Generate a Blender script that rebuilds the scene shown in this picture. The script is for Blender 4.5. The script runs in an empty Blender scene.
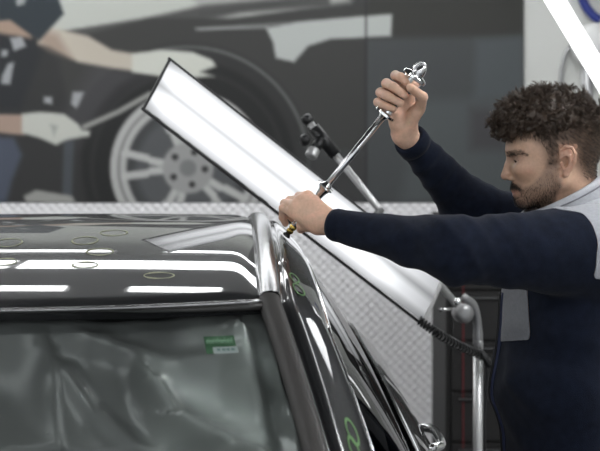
import bpy, bmesh, math, random
import numpy as np
from mathutils import Vector, Matrix

# ------------------------------------------------------------------ camera, sky, exposure
SC = bpy.context.scene
F, CZ, HY = 1300.0, 1.70, 110.0          # focal length in pixels, camera height, horizon row
cd = bpy.data.cameras.new('camera')
cam = bpy.data.objects.new('camera', cd)
SC.collection.objects.link(cam)
cam.location = (0, 0, CZ)
cam.rotation_euler = (math.pi / 2, 0, 0)
cd.sensor_fit = 'HORIZONTAL'
cd.sensor_width = 36.0
cd.lens = F / 600 * 36.0
cd.shift_y = -(225.5 - HY) / 600
cd.clip_start = 0.02
cd.dof.use_dof = True
cd.dof.focus_distance = 2.72
cd.dof.aperture_fstop = 4.6
SC.camera = cam

W = bpy.data.worlds.new('world')
SC.world = W
W.use_nodes = True
W.node_tree.nodes['Background'].inputs['Color'].default_value = (0.93, 0.97, 1.0, 1)
W.node_tree.nodes['Background'].inputs['Strength'].default_value = 0.86

SC.view_settings.view_transform = 'Standard'
SC.view_settings.look = 'None'
SC.view_settings.gamma = 1.0
SC.view_settings.use_curve_mapping = False
SC.view_settings.exposure = 0.55
TUBE_E = 7.0        # ceiling tubes
LAMP_E = 1.02        # inspection lamp

rng = np.random.RandomState(4)
random.seed(4)


def P(px, py, d):
    """a point of the place seen at photo pixel (px, py) at depth d metres from the camera"""
    return np.array([(px - 300.0) / F * d, d, CZ - (py - HY) / F * d])


# ------------------------------------------------------------------ materials
def mat(name, col, rough=0.5, metal=0.0, coat=0.0, emit=None, estr=0.0, vcol=None, bump=None, sheen=0.0, spec=None, noise=None, sss=0.0, coat_rough=0.03):
    m = bpy.data.materials.new(name)
    m.use_nodes = True
    nt = m.node_tree
    b = nt.nodes['Principled BSDF']
    b.inputs['Base Color'].default_value = (*col, 1)
    b.inputs['Roughness'].default_value = rough
    b.inputs['Metallic'].default_value = metal
    b.inputs['Coat Weight'].default_value = coat
    b.inputs['Coat Roughness'].default_value = coat_rough
    b.inputs['Sheen Weight'].default_value = sheen
    if spec is not None:
        b.inputs['Specular IOR Level'].default_value = spec
    if sss:
        b.inputs['Subsurface Weight'].default_value = sss
        b.inputs['Subsurface Radius'].default_value = (0.01, 0.004, 0.002)
        b.inputs['Subsurface Scale'].default_value = 0.6
    if emit:
        b.inputs['Emission Color'].default_value = (*emit, 1)
        b.inputs['Emission Strength'].default_value = estr
    src = None
    if vcol:
        a = nt.nodes.new('ShaderNodeAttribute')
        a.attribute_name = vcol
        src = a.outputs['Color']
        nt.links.new(src, b.inputs['Base Color'])
    if noise:                                    # (scale, amount)
        tc = nt.nodes.new('ShaderNodeTexCoord')
        n = nt.nodes.new('ShaderNodeTexNoise')
        n.inputs['Scale'].default_value = noise[0]
        n.inputs['Detail'].default_value = 5
        nt.links.new(tc.outputs['Object'], n.inputs['Vector'])
        mx = nt.nodes.new('ShaderNodeMix')
        mx.data_type = 'RGBA'
        mx.blend_type = 'MULTIPLY'
        mx.inputs[0].default_value = 1.0
        rp = nt.nodes.new('ShaderNodeMapRange')
        rp.inputs['From Min'].default_value = 0.3
        rp.inputs['From Max'].default_value = 0.7
        rp.inputs['To Min'].default_value = 1 - noise[1]
        rp.inputs['To Max'].default_value = 1 + noise[1]
        nt.links.new(n.outputs['Fac'], rp.inputs['Value'])
        if src is not None:
            nt.links.new(src, mx.inputs[6])
        else:
            mx.inputs[6].default_value = (*col, 1)
        nt.links.new(rp.outputs['Result'], mx.inputs[7])
        nt.links.new(mx.outputs[2], b.inputs['Base Color'])
    if bump:                                     # (scale, strength, distance)
        tc = nt.nodes.new('ShaderNodeTexCoord')
        n = nt.nodes.new('ShaderNodeTexNoise')
        n.inputs['Scale'].default_value = bump[0]
        n.inputs['Detail'].default_value = 4
        nt.links.new(tc.outputs['Object'], n.inputs['Vector'])
        bp = nt.nodes.new('ShaderNodeBump')
        bp.inputs['Strength'].default_value = bump[1]
        bp.inputs['Distance'].default_value = bump[2]
        nt.links.new(n.outputs['Fac'], bp.inputs['Height'])
        nt.links.new(bp.outputs['Normal'], b.inputs['Normal'])
    return m


def glass_mat(name, tint, gloss=1.0, rough=0.0):
    """thin sheet of glass: see-through with a fresnel mirror on top"""
    m = bpy.data.materials.new(name)
    m.use_nodes = True
    nt = m.node_tree
    nt.nodes.clear()
    out = nt.nodes.new('ShaderNodeOutputMaterial')
    tr = nt.nodes.new('ShaderNodeBsdfTransparent')
    tr.inputs['Color'].default_value = (*tint, 1)
    gl = nt.nodes.new('ShaderNodeBsdfGlossy')
    gl.inputs['Roughness'].default_value = rough
    fr = nt.nodes.new('ShaderNodeFresnel')
    ge = nt.nodes.new('ShaderNodeNewGeometry')
    io = nt.nodes.new('ShaderNodeMapRange')          # same mirror from both faces of the sheet
    io.inputs['To Min'].default_value = 1.52
    io.inputs['To Max'].default_value = 1 / 1.52
    nt.links.new(ge.outputs['Backfacing'], io.inputs['Value'])
    nt.links.new(io.outputs['Result'], fr.inputs['IOR'])
    mul = nt.nodes.new('ShaderNodeMath')
    mul.operation = 'MULTIPLY'
    mul.inputs[1].default_value = gloss
    mx = nt.nodes.new('ShaderNodeMixShader')
    nt.links.new(fr.outputs[0], mul.inputs[0])
    nt.links.new(mul.outputs[0], mx.inputs[0])
    nt.links.new(tr.outputs[0], mx.inputs[1])
    nt.links.new(gl.outputs[0], mx.inputs[2])
    nt.links.new(mx.outputs[0], out.inputs[0])
    return m


M = {}
M['paint'] = mat('car_paint', (0.009, 0.0095, 0.0105), 0.5, 0.0, spec=.25, coat=1.0, coat_rough=0.015)
M['satin'] = mat('satin_moulding', (0.34, 0.34, 0.345), 0.24, 0.9)
M['rubber'] = mat('rubber', (0.018, 0.017, 0.016), 0.5, noise=(60, .15))
M['pillar_black'] = mat('pillar_moulding_black', (0.040, 0.037, 0.035), 0.6)
M['chrome'] = mat('chrome', (0.82, 0.82, 0.82), 0.1, 1.0)
M['steel'] = mat('brushed_steel', (0.62, 0.62, 0.63), 0.22, 1.0)
M['brass'] = mat('brass', (0.62, 0.45, 0.12), 0.25, 1.0)
M['black_plastic'] = mat('black_plastic', (0.012, 0.012, 0.013), 0.38)
M['frit'] = mat('frit', (0.006, 0.006, 0.007), 0.25)
M['dark_trim'] = mat('interior_trim', (0.02, 0.02, 0.021), 0.7, bump=(300, .1, .001))
M['seat'] = mat('seat_cloth', (0.03, 0.03, 0.032), 0.85, bump=(400, .2, .001))
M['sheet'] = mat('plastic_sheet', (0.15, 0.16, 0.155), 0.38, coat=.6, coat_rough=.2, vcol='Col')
M['windscreen'] = glass_mat('windscreen_glass', (0.83, 0.86, 0.85), 1.0)
M['tint'] = glass_mat('tinted_glass', (0.10, 0.11, 0.11), 1.0)
M['tyre'] = mat('tyre', (0.012, 0.012, 0.012), 0.8)
M['alloy'] = mat('alloy', (0.5, 0.5, 0.52), 0.3, 1.0)
M['headlamp'] = mat('headlamp', (0.6, 0.62, 0.65), 0.12, 0.3, coat=1)
M['plate'] = mat('plate', (0.7, 0.7, 0.68), 0.4)
M['white_plastic'] = mat('white_plastic', (0.74, 0.74, 0.73), 0.4)
M['grey_metal'] = mat('grey_metal', (0.34, 0.34, 0.345), 0.38, 0.7)
M['light_metal'] = mat('light_metal', (0.62, 0.62, 0.62), 0.35, 0.5)
M['cabinet'] = mat('cabinet_grey', (0.030, 0.029, 0.029), 0.6, spec=.25)
M['red'] = mat('red_paint', (0.11, 0.010, 0.013), 0.5)
M['blue'] = mat('blue_hose', (0.02, 0.035, 0.22), 0.5)
M['wall'] = mat('wall_paint', (0.59, 0.595, 0.57), 0.8, noise=(1.2, .04), bump=(90, .05, .002))
M['ceiling'] = mat('ceiling_paint', (0.09, 0.09, 0.095), 0.9, noise=(2, .05))
M['floor'] = mat('floor_epoxy', (0.20, 0.20, 0.205), 0.35, noise=(3, .12))
M['print'] = mat('mural_print', (0.2, 0.2, 0.2), 0.55, vcol='Col', spec=.06)
M['skin'] = mat('skin', (0.5, 0.3, 0.2), 0.48, vcol='Col', noise=(160, .07), bump=(420, .12, .001), sss=0.12, spec=.4)
M['hair'] = mat('hair', (0.066, 0.044, 0.031), 0.45, spec=.5)
M['beard'] = mat('beard_hair', (0.022, 0.014, 0.010), 0.55)
M['eye'] = mat('eye_white', (0.30, 0.26, 0.23), 0.25)
M['iris'] = mat('iris', (0.02, 0.012, 0.008), 0.15)
M['navy'] = mat('navy_fleece', (0.0085, 0.0118, 0.0235), 0.95, noise=(55, .22), bump=(520, .5, .002), sheen=.05, spec=.12)
M['grey_cloth'] = mat('grey_cloth', (0.39, 0.40, 0.43), 0.85, noise=(160, .08), bump=(700, .35, .001))
M['grey_panel'] = mat('grey_panel', (0.235, 0.24, 0.26), 0.85, noise=(160, .08), bump=(700, .35, .001))
M['piping'] = mat('navy_piping', (0.02, 0.028, 0.075), 0.5)
M['trouser'] = mat('trouser_cloth', (0.012, 0.013, 0.018), 0.9, bump=(500, .4, .001))
M['shoe'] = mat('shoe_leather', (0.012, 0.011, 0.010), 0.5)
M['chalk_yellow'] = mat('wax_pencil_yellow', (0.30, 0.31, 0.20), 0.8)
M['chalk_green'] = mat('wax_pencil_green', (0.12, 0.24, 0.09), 0.8)
M['sticker_green'] = mat('sticker_green', (0.030, 0.085, 0.040), 0.5)
M['sticker_white'] = mat('sticker_white', (0.24, 0.28, 0.27), 0.5)
M['sticker_text'] = mat('sticker_text', (0.14, 0.25, 0.16), 0.5)
M['sticker_mark'] = mat('sticker_mark', (0.10, 0.16, 0.15), 0.5)
M['tube'] = mat('led_tube', (1, 1, 1), 0.4, emit=(0.97, 0.99, 1.0), estr=TUBE_E)
M['light_bar'] = mat('light_bar_diffuser', (1, 1, 1), 0.4, emit=(0.97, 0.99, 1.0), estr=2.5)


def plate_mat():
    """aluminium tread plate: raised lozenges in two crossing directions"""
    m = bpy.data.materials.new('tread_plate')
    m.use_nodes = True
    nt = m.node_tree
    b = nt.nodes['Principled BSDF']
    b.inputs['Base Color'].default_value = (0.84, 0.825, 0.835, 1)
    b.inputs['Metallic'].default_value = 0.08
    b.inputs['Roughness'].default_value = 0.34
    tc = nt.nodes.new('ShaderNodeTexCoord')
    sep = nt.nodes.new('ShaderNodeSeparateXYZ')
    nt.links.new(tc.outputs['Object'], sep.inputs[0])

    def mth(op, a, c=None):
        n = nt.nodes.new('ShaderNodeMath')
        n.operation = op
        for i, v in enumerate((a, c)):
            if v is None:
                continue
            if isinstance(v, (int, float)):
                n.inputs[i].default_value = v
            else:
                nt.links.new(v, n.inputs[i])
        return n.outputs[0]
    k = 2 * math.pi / 0.088
    u = mth('MULTIPLY', mth('ADD', sep.outputs[0], sep.outputs[2]), k)
    v = mth('MULTIPLY', mth('SUBTRACT', sep.outputs[0], sep.outputs[2]), k)
    s = mth('MULTIPLY', mth('SINE', u), mth('SINE', v))
    h = mth('POWER', mth('ABSOLUTE', s), 0.7)
    bp = nt.nodes.new('ShaderNodeBump')
    bp.inputs['Strength'].default_value = 1.0
    bp.inputs['Distance'].default_value = 0.005
    nt.links.new(h, bp.inputs['Height'])
    nt.links.new(bp.outputs['Normal'], b.inputs['Normal'])
    return m


def diffuser_mat():
    """lit opal diffuser with two rows of LEDs behind it (local x runs along the panel, local y across)"""
    m = bpy.data.materials.new('lamp_diffuser')
    m.use_nodes = True
    nt = m.node_tree
    b = nt.nodes['Principled BSDF']
    b.inputs['Base Color'].default_value = (0.10, 0.10, 0.105, 1)
    b.inputs['Roughness'].default_value = 0.35
    tc = nt.nodes.new('ShaderNodeTexCoord')
    sep = nt.nodes.new('ShaderNodeSeparateXYZ')
    nt.links.new(tc.outputs['UV'], sep.inputs[0])
    r1 = nt.nodes.new('ShaderNodeValToRGB')
    e = r1.color_ramp.elements
    pts = [(0, .38), (.10, .58), (.20, 1.0), (.36, 1.0), (.50, .46), (.64, 1.0), (.82, 1.0), (.92, .55), (1, .36)]
    e[0].position, e[0].color = 0, (pts[0][1],) * 3 + (1,)
    e[1].position, e[1].color = 1, (pts[-1][1],) * 3 + (1,)
    for p, v in pts[1:-1]:
        q = e.new(p)
        q.color = (v, v, v, 1)
    r2 = nt.nodes.new('ShaderNodeValToRGB')
    e = r2.color_ramp.elements
    e[0].position, e[0].color = 0, (.62, .62, .62, 1)
    e[1].position, e[1].color = 1, (.30, .30, .30, 1)
    for p, v in ((.05, .97), (.12, 1), (.80, .9), (.90, .52)):
        q = e.new(p)
        q.color = (v, v, v, 1)
    nt.links.new(sep.outputs[1], r1.inputs[0])
    nt.links.new(sep.outputs[0], r2.inputs[0])
    mu = nt.nodes.new('ShaderNodeMath')
    mu.operation = 'MULTIPLY'
    nt.links.new(r1.outputs[0], mu.inputs[0])
    nt.links.new(r2.outputs[0], mu.inputs[1])
    m2 = nt.nodes.new('ShaderNodeMath')
    m2.operation = 'MULTIPLY'
    m2.inputs[1].default_value = LAMP_E
    nt.links.new(mu.outputs[0], m2.inputs[0])
    b.inputs['Emission Color'].default_value = (0.95, 0.97, 1.0, 1)
    nt.links.new(m2.outputs[0], b.inputs['Emission Strength'])
    return m


M['tread'] = plate_mat()
M['diffuser'] = diffuser_mat()

# ------------------------------------------------------------------ object helpers
COL = SC.collection


def link(name, me, parent=None, loc=None, smooth=False, m=None):
    o = bpy.data.objects.new(name, me)
    COL.objects.link(o)
    if parent is not None:
        o.parent = parent
    if loc is not None:
        o.location = loc
    if m is not None and me is not None:
        me.materials.append(m)
    if smooth and me is not None:
        me.polygons.foreach_set('use_smooth', [True] * len(me.polygons))
    return o


def mesh(name, v, f, m=None, parent=None, smooth=False, loc=None):
    me = bpy.data.meshes.new(name)
    me.from_pydata([tuple(map(float, x)) for x in v], [], [tuple(map(int, x)) for x in f])
    me.update()
    return link(name, me, parent, loc, smooth, m)


def mesh_np(name, v, f, m=None, parent=None, smooth=True):
    """fast mesh from arrays; f is (n,3) or (n,4)"""
    me = bpy.data.meshes.new(name)
    v = np.asarray(v, dtype=np.float32)
    f = np.asarray(f, dtype=np.int32)
    k = f.shape[1]
    me.vertices.add(len(v))
    me.vertices.foreach_set('co', v.ravel())
    me.loops.add(f.size)
    me.loops.foreach_set('vertex_index', f.ravel())
    me.polygons.add(len(f))
    me.polygons.foreach_set('loop_start', np.arange(0, f.size, k, dtype=np.int32))
    me.polygons.foreach_set('loop_total', np.full(len(f), k, dtype=np.int32))
    me.update(calc_edges=True)
    me.validate()
    return link(name, me, parent, None, smooth, m)


def set_col(o, cols, name='Col'):
    a = o.data.color_attributes.new(name, 'FLOAT_COLOR', 'POINT')
    c = np.ones((len(o.data.vertices), 4), dtype=np.float32)
    c[:, :3] = cols
    a.data.foreach_set('color', c.ravel())


def tag(o, label=None, cat=None, group=None, kind=None):
    if label:
        o['label'] = label
    if cat:
        o['category'] = cat
    if group:
        o['group'] = group
    if kind:
        o['kind'] = kind
    return o


def empty(name, loc=(0, 0, 0), rz=0.0):
    o = bpy.data.objects.new(name, None)
    o.empty_display_size = .1
    COL.objects.link(o)
    o.location = tuple(map(float, loc))
    o.rotation_euler = (0, 0, rz)
    return o


class MB:
    """collects simple solids, builds ONE mesh object"""

    def __init__(s):
        s.v, s.f = [], []

    def add(s, v, f):
        n = len(s.v)
        s.v += [tuple(map(float, x)) for x in v]
        s.f += [tuple(int(i) + n for i in q) for q in f]
        return s

    def box(s, a, b):
        x0, y0, z0 = a
        x1, y1, z1 = b
        v = [(x0, y0, z0), (x1, y0, z0), (x1, y1, z0), (x0, y1, z0), (x0, y0, z1), (x1, y0, z1), (x1, y1, z1), (x0, y1, z1)]
        return s.add(v, [(0, 3, 2, 1), (4, 5, 6, 7), (0, 1, 5, 4), (1, 2, 6, 5), (2, 3, 7, 6), (3, 0, 4, 7)])

    def obox(s, c, ax, ay, az):
        """oriented box: centre and three half-axis vectors"""
        c, ax, ay, az = (np.asarray(q, float) for q in (c, ax, ay, az))
        v = [c + i * ax + j * ay + k * az for k in (-1, 1) for i, j in ((-1, -1), (1, -1), (1, 1), (-1, 1))]
        return s.add(v, [(0, 3, 2, 1), (4, 5, 6, 7), (0, 1, 5, 4), (1, 2, 6, 5), (2, 3, 7, 6), (3, 0, 4, 7)])

    def tube(s, pts, r, n=12, cap=True):
        v, f = tube_vf(pts, r, n, cap)
        return s.add(v, f)

    def lathe(s, prof, origin, axis, n=24, lobes=None):
        """prof: list of (s along axis, radius); lobes: {index: (count, depth)}"""
        o = np.asarray(origin, float)
        a = np.asarray(axis, float)
        a = a / np.linalg.norm(a)
        t = np.cross(a, (0, 1, 0) if abs(a[1]) < .9 else (1, 0, 0))
        t /= np.linalg.norm(t)
        b = np.cross(a, t)
        v, f = [], []
        for i, (q, r) in enumerate(prof):
            for k in range(n):
                th = 2 * math.pi * k / n
                rr = r
                if lobes and i in lobes:
                    cnt, dp = lobes[i]
                    rr = r * (1 - dp * (0.5 - 0.5 * math.cos(cnt * th)))
                v.append(o + a * q + (t * math.cos(th) + b * math.sin(th)) * rr)
        for i in range(len(prof) - 1):
            for k in range(n):
                k2 = (k + 1) % n
                f.append((i * n + k, i * n + k2, (i + 1) * n + k2, (i + 1) * n + k))
        f.append(tuple(range(n))[::-1])
        f.append(tuple((len(prof) - 1) * n + k for k in range(n)))
        return s.add(v, f)

    def build(s, name, m, parent=None, smooth=False, bevel=0.0, loc=None, auto=False):
        o = mesh(name, s.v, s.f, m, parent, smooth or auto, loc)
        if bevel:
            md = o.modifiers.new('bevel', 'BEVEL')
            md.width = bevel
            md.segments = 2
            md.limit_method = 'ANGLE'
        if auto:
            o.data.set_sharp_from_angle(angle=math.radians(38))
        return o


def tube_vf(pts, r, n=12, cap=True):
    pts = np.asarray(pts, float)
    m = len(pts)
    r = np.broadcast_to(np.asarray(r, float), (m,)) if np.ndim(r) < 1 else np.asarray(r, float)
    tan = np.gradient(pts, axis=0)
    tan /= np.linalg.norm(tan, axis=1)[:, None]
    up = np.array([0, 0, 1.0]) if abs(tan[0][2]) < .9 else np.array([1.0, 0, 0])
    v, f = [], []
    x = np.cross(up, tan[0])
    x /= np.linalg.norm(x)
    for i in range(m):
        x = x - tan[i] * np.dot(x, tan[i])
        x /= np.linalg.norm(x)
        y = np.cross(tan[i], x)
        for k in range(n):
            th = 2 * math.pi * k / n
            v.append(pts[i] + (x * math.cos(th) + y * math.sin(th)) * r[i])
    for i in range(m - 1):
        for k in range(n):
            k2 = (k + 1) % n
            f.append((i * n + k, i * n + k2, (i + 1) * n + k2, (i + 1) * n + k))
    if cap:
        f.append(tuple(range(n))[::-1])
        f.append(tuple((m - 1) * n + k for k in range(n)))
    return v, f


def spline(ctrl, n):
    """Catmull-Rom through control points"""
    c = np.asarray(ctrl, float)
    c = np.vstack([2 * c[0] - c[1], c, 2 * c[-1] - c[-2]])
    out = []
    segs = len(c) - 3
    for t in np.linspace(0, segs, n):
        i = min(int(t), segs - 1)
        u = t - i
        p0, p1, p2, p3 = c[i:i + 4]
        out.append(.5 * ((2 * p1) + (-p0 + p2) * u + (2 * p0 - 5 * p1 + 4 * p2 - p3) * u * u + (-p0 + 3 * p1 - 3 * p2 + p3) * u ** 3))
    return np.array(out)


def lerp_tab(x, tab):
    xs, ys = zip(*tab)
    return np.interp(x, xs, ys)


# ------------------------------------------------------------------ signed-distance modelling (numpy surface nets)
def s_sphere(p, c, r):
    return np.linalg.norm(p - c, axis=1) - r


def s_ell(p, c, r, R=None):
    q = p - c
    if R is not None:
        q = q @ R
    r = np.asarray(r, float)
    k0 = np.linalg.norm(q / r, axis=1)
    k1 = np.linalg.norm(q / (r * r), axis=1) + 1e-9
    return k0 * (k0 - 1) / k1


def s_cap(p, a, b, ra, rb=None):
    rb = ra if rb is None else rb
    a = np.asarray(a)
    ab = np.asarray(b) - a
    t = np.clip(((p - a) @ ab) / (ab @ ab), 0, 1)
    return np.linalg.norm(p - a - t[:, None] * ab, axis=1) - (ra + (rb - ra) * t)


def smin(a, b, k):
    h = np.clip(.5 + .5 * (b - a) / k, 0, 1)
    return b + (a - b) * h - k * h * (1 - h)


def smax(a, b, k):
    return -smin(-a, -b, k)


def chain(p, pts, rs, k=0.004):
    d = None
    for i in range(len(pts) - 1):
        e = s_cap(p, pts[i], pts[i + 1], rs[i], rs[i + 1])
        d = e if d is None else smin(d, e, k)
    return d


def surface(f, lo, hi, h, cs=4):
    """surface nets of f<0 inside the box, evaluated only near the surface"""
    lo, hi = np.minimum(lo, hi), np.maximum(lo, hi)
    n = np.ceil((np.asarray(hi, float) - lo) / (h * cs)).astype(int) + 1
    cx = [lo[i] + np.arange(n[i] + 1) * h * cs for i in range(3)]
    g = np.stack(np.meshgrid(*cx, indexing='ij'), -1).reshape(-1, 3)
    cv = f(g).reshape(n + 1)
    ns = n * cs + 1
    val = np.empty(tuple(ns), dtype=np.float32)
    near = np.zeros(tuple(n), bool)
    mn = np.full(tuple(n), 1e9)
    mxv = np.full(tuple(n), -1e9)
    for i in (0, 1):
        for j in (0, 1):
            for k in (0, 1):
                c = cv[i:n[0] + i, j:n[1] + j, k:n[2] + k]
                mn = np.minimum(mn, np.abs(c))
                mxv = np.maximum(mxv, c)
    near = mn < h * cs * 1.5
    # default: nearest coarse value
    idx = [np.minimum(np.arange(ns[i]) // cs, n[i]) for i in range(3)]
    val[:] = cv[np.ix_(*idx)]
    nm = np.zeros(tuple(ns), bool)
    nf = near.repeat(cs, 0).repeat(cs, 1).repeat(cs, 2)
    for i in (0, 1):
        for j in (0, 1):
            for k in (0, 1):
                nm[i:ns[0] - 1 + i, j:ns[1] - 1 + j, k:ns[2] - 1 + k] |= nf
    ii = np.argwhere(nm)
    out = np.empty(len(ii), dtype=np.float32)
    for s in range(0, len(ii), 400000):
        out[s:s + 400000] = f(lo + ii[s:s + 400000] * h)
    val[nm] = out
    inside = val < 0
    cnt = np.zeros(tuple(ns - 1), np.int8)
    for i in (0, 1):
        for j in (0, 1):
            for k in (0, 1):
                cnt += inside[i:ns[0] - 1 + i, j:ns[1] - 1 + j, k:ns[2] - 1 + k]
    cells = np.argwhere((cnt > 0) & (cnt < 8))
    vid = np.full(tuple(ns - 1), -1, np.int64)
    vid[tuple(cells.T)] = np.arange(len(cells))
    acc = np.zeros((len(cells), 3))
    num = np.zeros(len(cells))
    offs = [(i, j, k) for i in (0, 1) for j in (0, 1) for k in (0, 1)]
    for a in offs:
        for ax in range(3):
            if a[ax]:
                continue
            b = list(a)
            b[ax] = 1
            va = val[cells[:, 0] + a[0], cells[:, 1] + a[1], cells[:, 2] + a[2]]
            vb = val[cells[:, 0] + b[0], cells[:, 1] + b[1], cells[:, 2] + b[2]]
            x = (va < 0) != (vb < 0)
            t = np.where(x, va / np.where(x, va - vb, 1), 0)
            pt = np.tile(np.array(a, float), (len(cells), 1))
            pt[:, ax] += t
            acc += pt * x[:, None]
            num += x
    verts = lo + (cells + acc / num[:, None]) * h
    faces = []
    for ax in range(3):
        o1, o2 = [(1, 2), (2, 0), (0, 1)][ax]
        sl0 = [slice(1, ns[i] - 1) for i in range(3)]
        sl0[ax] = slice(0, ns[ax] - 1)
        sl1 = list(sl0)
        sl1[ax] = slice(1, ns[ax])
        A, B = inside[tuple(sl0)], inside[tuple(sl1)]
        e = np.argwhere(A != B)
        base = e.copy()
        for i in range(3):
            if i != ax:
                base[:, i] += 1
        q = []
        for d1, d2 in ((-1, -1), (0, -1), (0, 0), (-1, 0)):
            c = base.copy()
            c[:, o1] += d1
            c[:, o2] += d2
            q.append(vid[tuple(c.T)])
        q = np.stack(q, 1)
        fl = ~A[tuple(e.T)]
        q[fl] = q[fl][:, ::-1]
        faces.append(q)
    faces = np.vstack(faces)
    faces = faces[(faces >= 0).all(1)]
    return verts, faces


def compact(v, f):
    u, inv = np.unique(f, return_inverse=True)
    return v[u], inv.reshape(f.shape)


def vnormals(v, f):
    n = np.cross(v[f[:, 2]] - v[f[:, 0]], v[f[:, 3]] - v[f[:, 1]])
    out = np.zeros_like(v)
    for k in range(4):
        np.add.at(out, f[:, k], n)
    return out / (np.linalg.norm(out, axis=1)[:, None] + 1e-12)


def in_poly(x, y, poly):
    c = np.zeros(len(x), bool)
    j = len(poly) - 1
    for i in range(len(poly)):
        xi, yi = poly[i]
        xj, yj = poly[j]
        w = ((yi > y) != (yj > y)) & (x < (xj - xi) * (y - yi) / ((yj - yi) if yj != yi else 1e-9) + xi)
        c ^= w
        j = i
    return c


def poly_sd(x, y, poly):
    """signed distance to a polygon in the plane, negative inside"""
    poly = np.asarray(poly, float)
    d = np.full(len(x), 1e9)
    j = len(poly) - 1
    for i in range(len(poly)):
        a, b = poly[j], poly[i]
        ab = b - a
        t = np.clip(((x - a[0]) * ab[0] + (y - a[1]) * ab[1]) / (ab @ ab + 1e-12), 0, 1)
        d = np.minimum(d, np.hypot(x - a[0] - t * ab[0], y - a[1] - t * ab[1]))
        j = i
    return np.where(in_poly(x, y, poly), -d, d)


# ------------------------------------------------------------------ the room
WY = 6.0                                   # back wall depth
def room():
    x0, x1, y0, zc = -4.5, 3.6, -3.0, 3.7
    for nm, a, b, m in (('floor', (x0, y0, -.1), (x1, WY, 0), M['floor']),
                        ('ceiling', (x0, y0, zc), (x1, WY, zc + .1), M['ceiling']),
                        ('wall_back', (x0, WY, 0), (x1, WY + .12, zc), M['wall']),
                        ('wall_left', (x0 - .12, y0, 0), (x0, WY, zc), M['wall']),
                        ('wall_right', (x1, y0, 0), (x1 + .12, WY, zc), M['wall'])):
        tag(MB().box(a, b).build(nm, m), kind='structure')
    # tread plate lining along the foot of the back wall, with its capping rail
    zt = CZ - (203 - HY) / F * WY
    tp = MB().box((x0, WY - .014, 0), (x1, WY, zt)).build('trim_1', M['tread'])
    tag(tp, 'aluminium tread plate lining the lower part of the back wall', kind='structure')


# ------------------------------------------------------------------ the printed mural on the back wall
def s2l(c):
    c = np.asarray(c, float) / 255
    return np.where(c <= .04045, c / 12.92, ((c + .055) / 1.055) ** 2.4)


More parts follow.
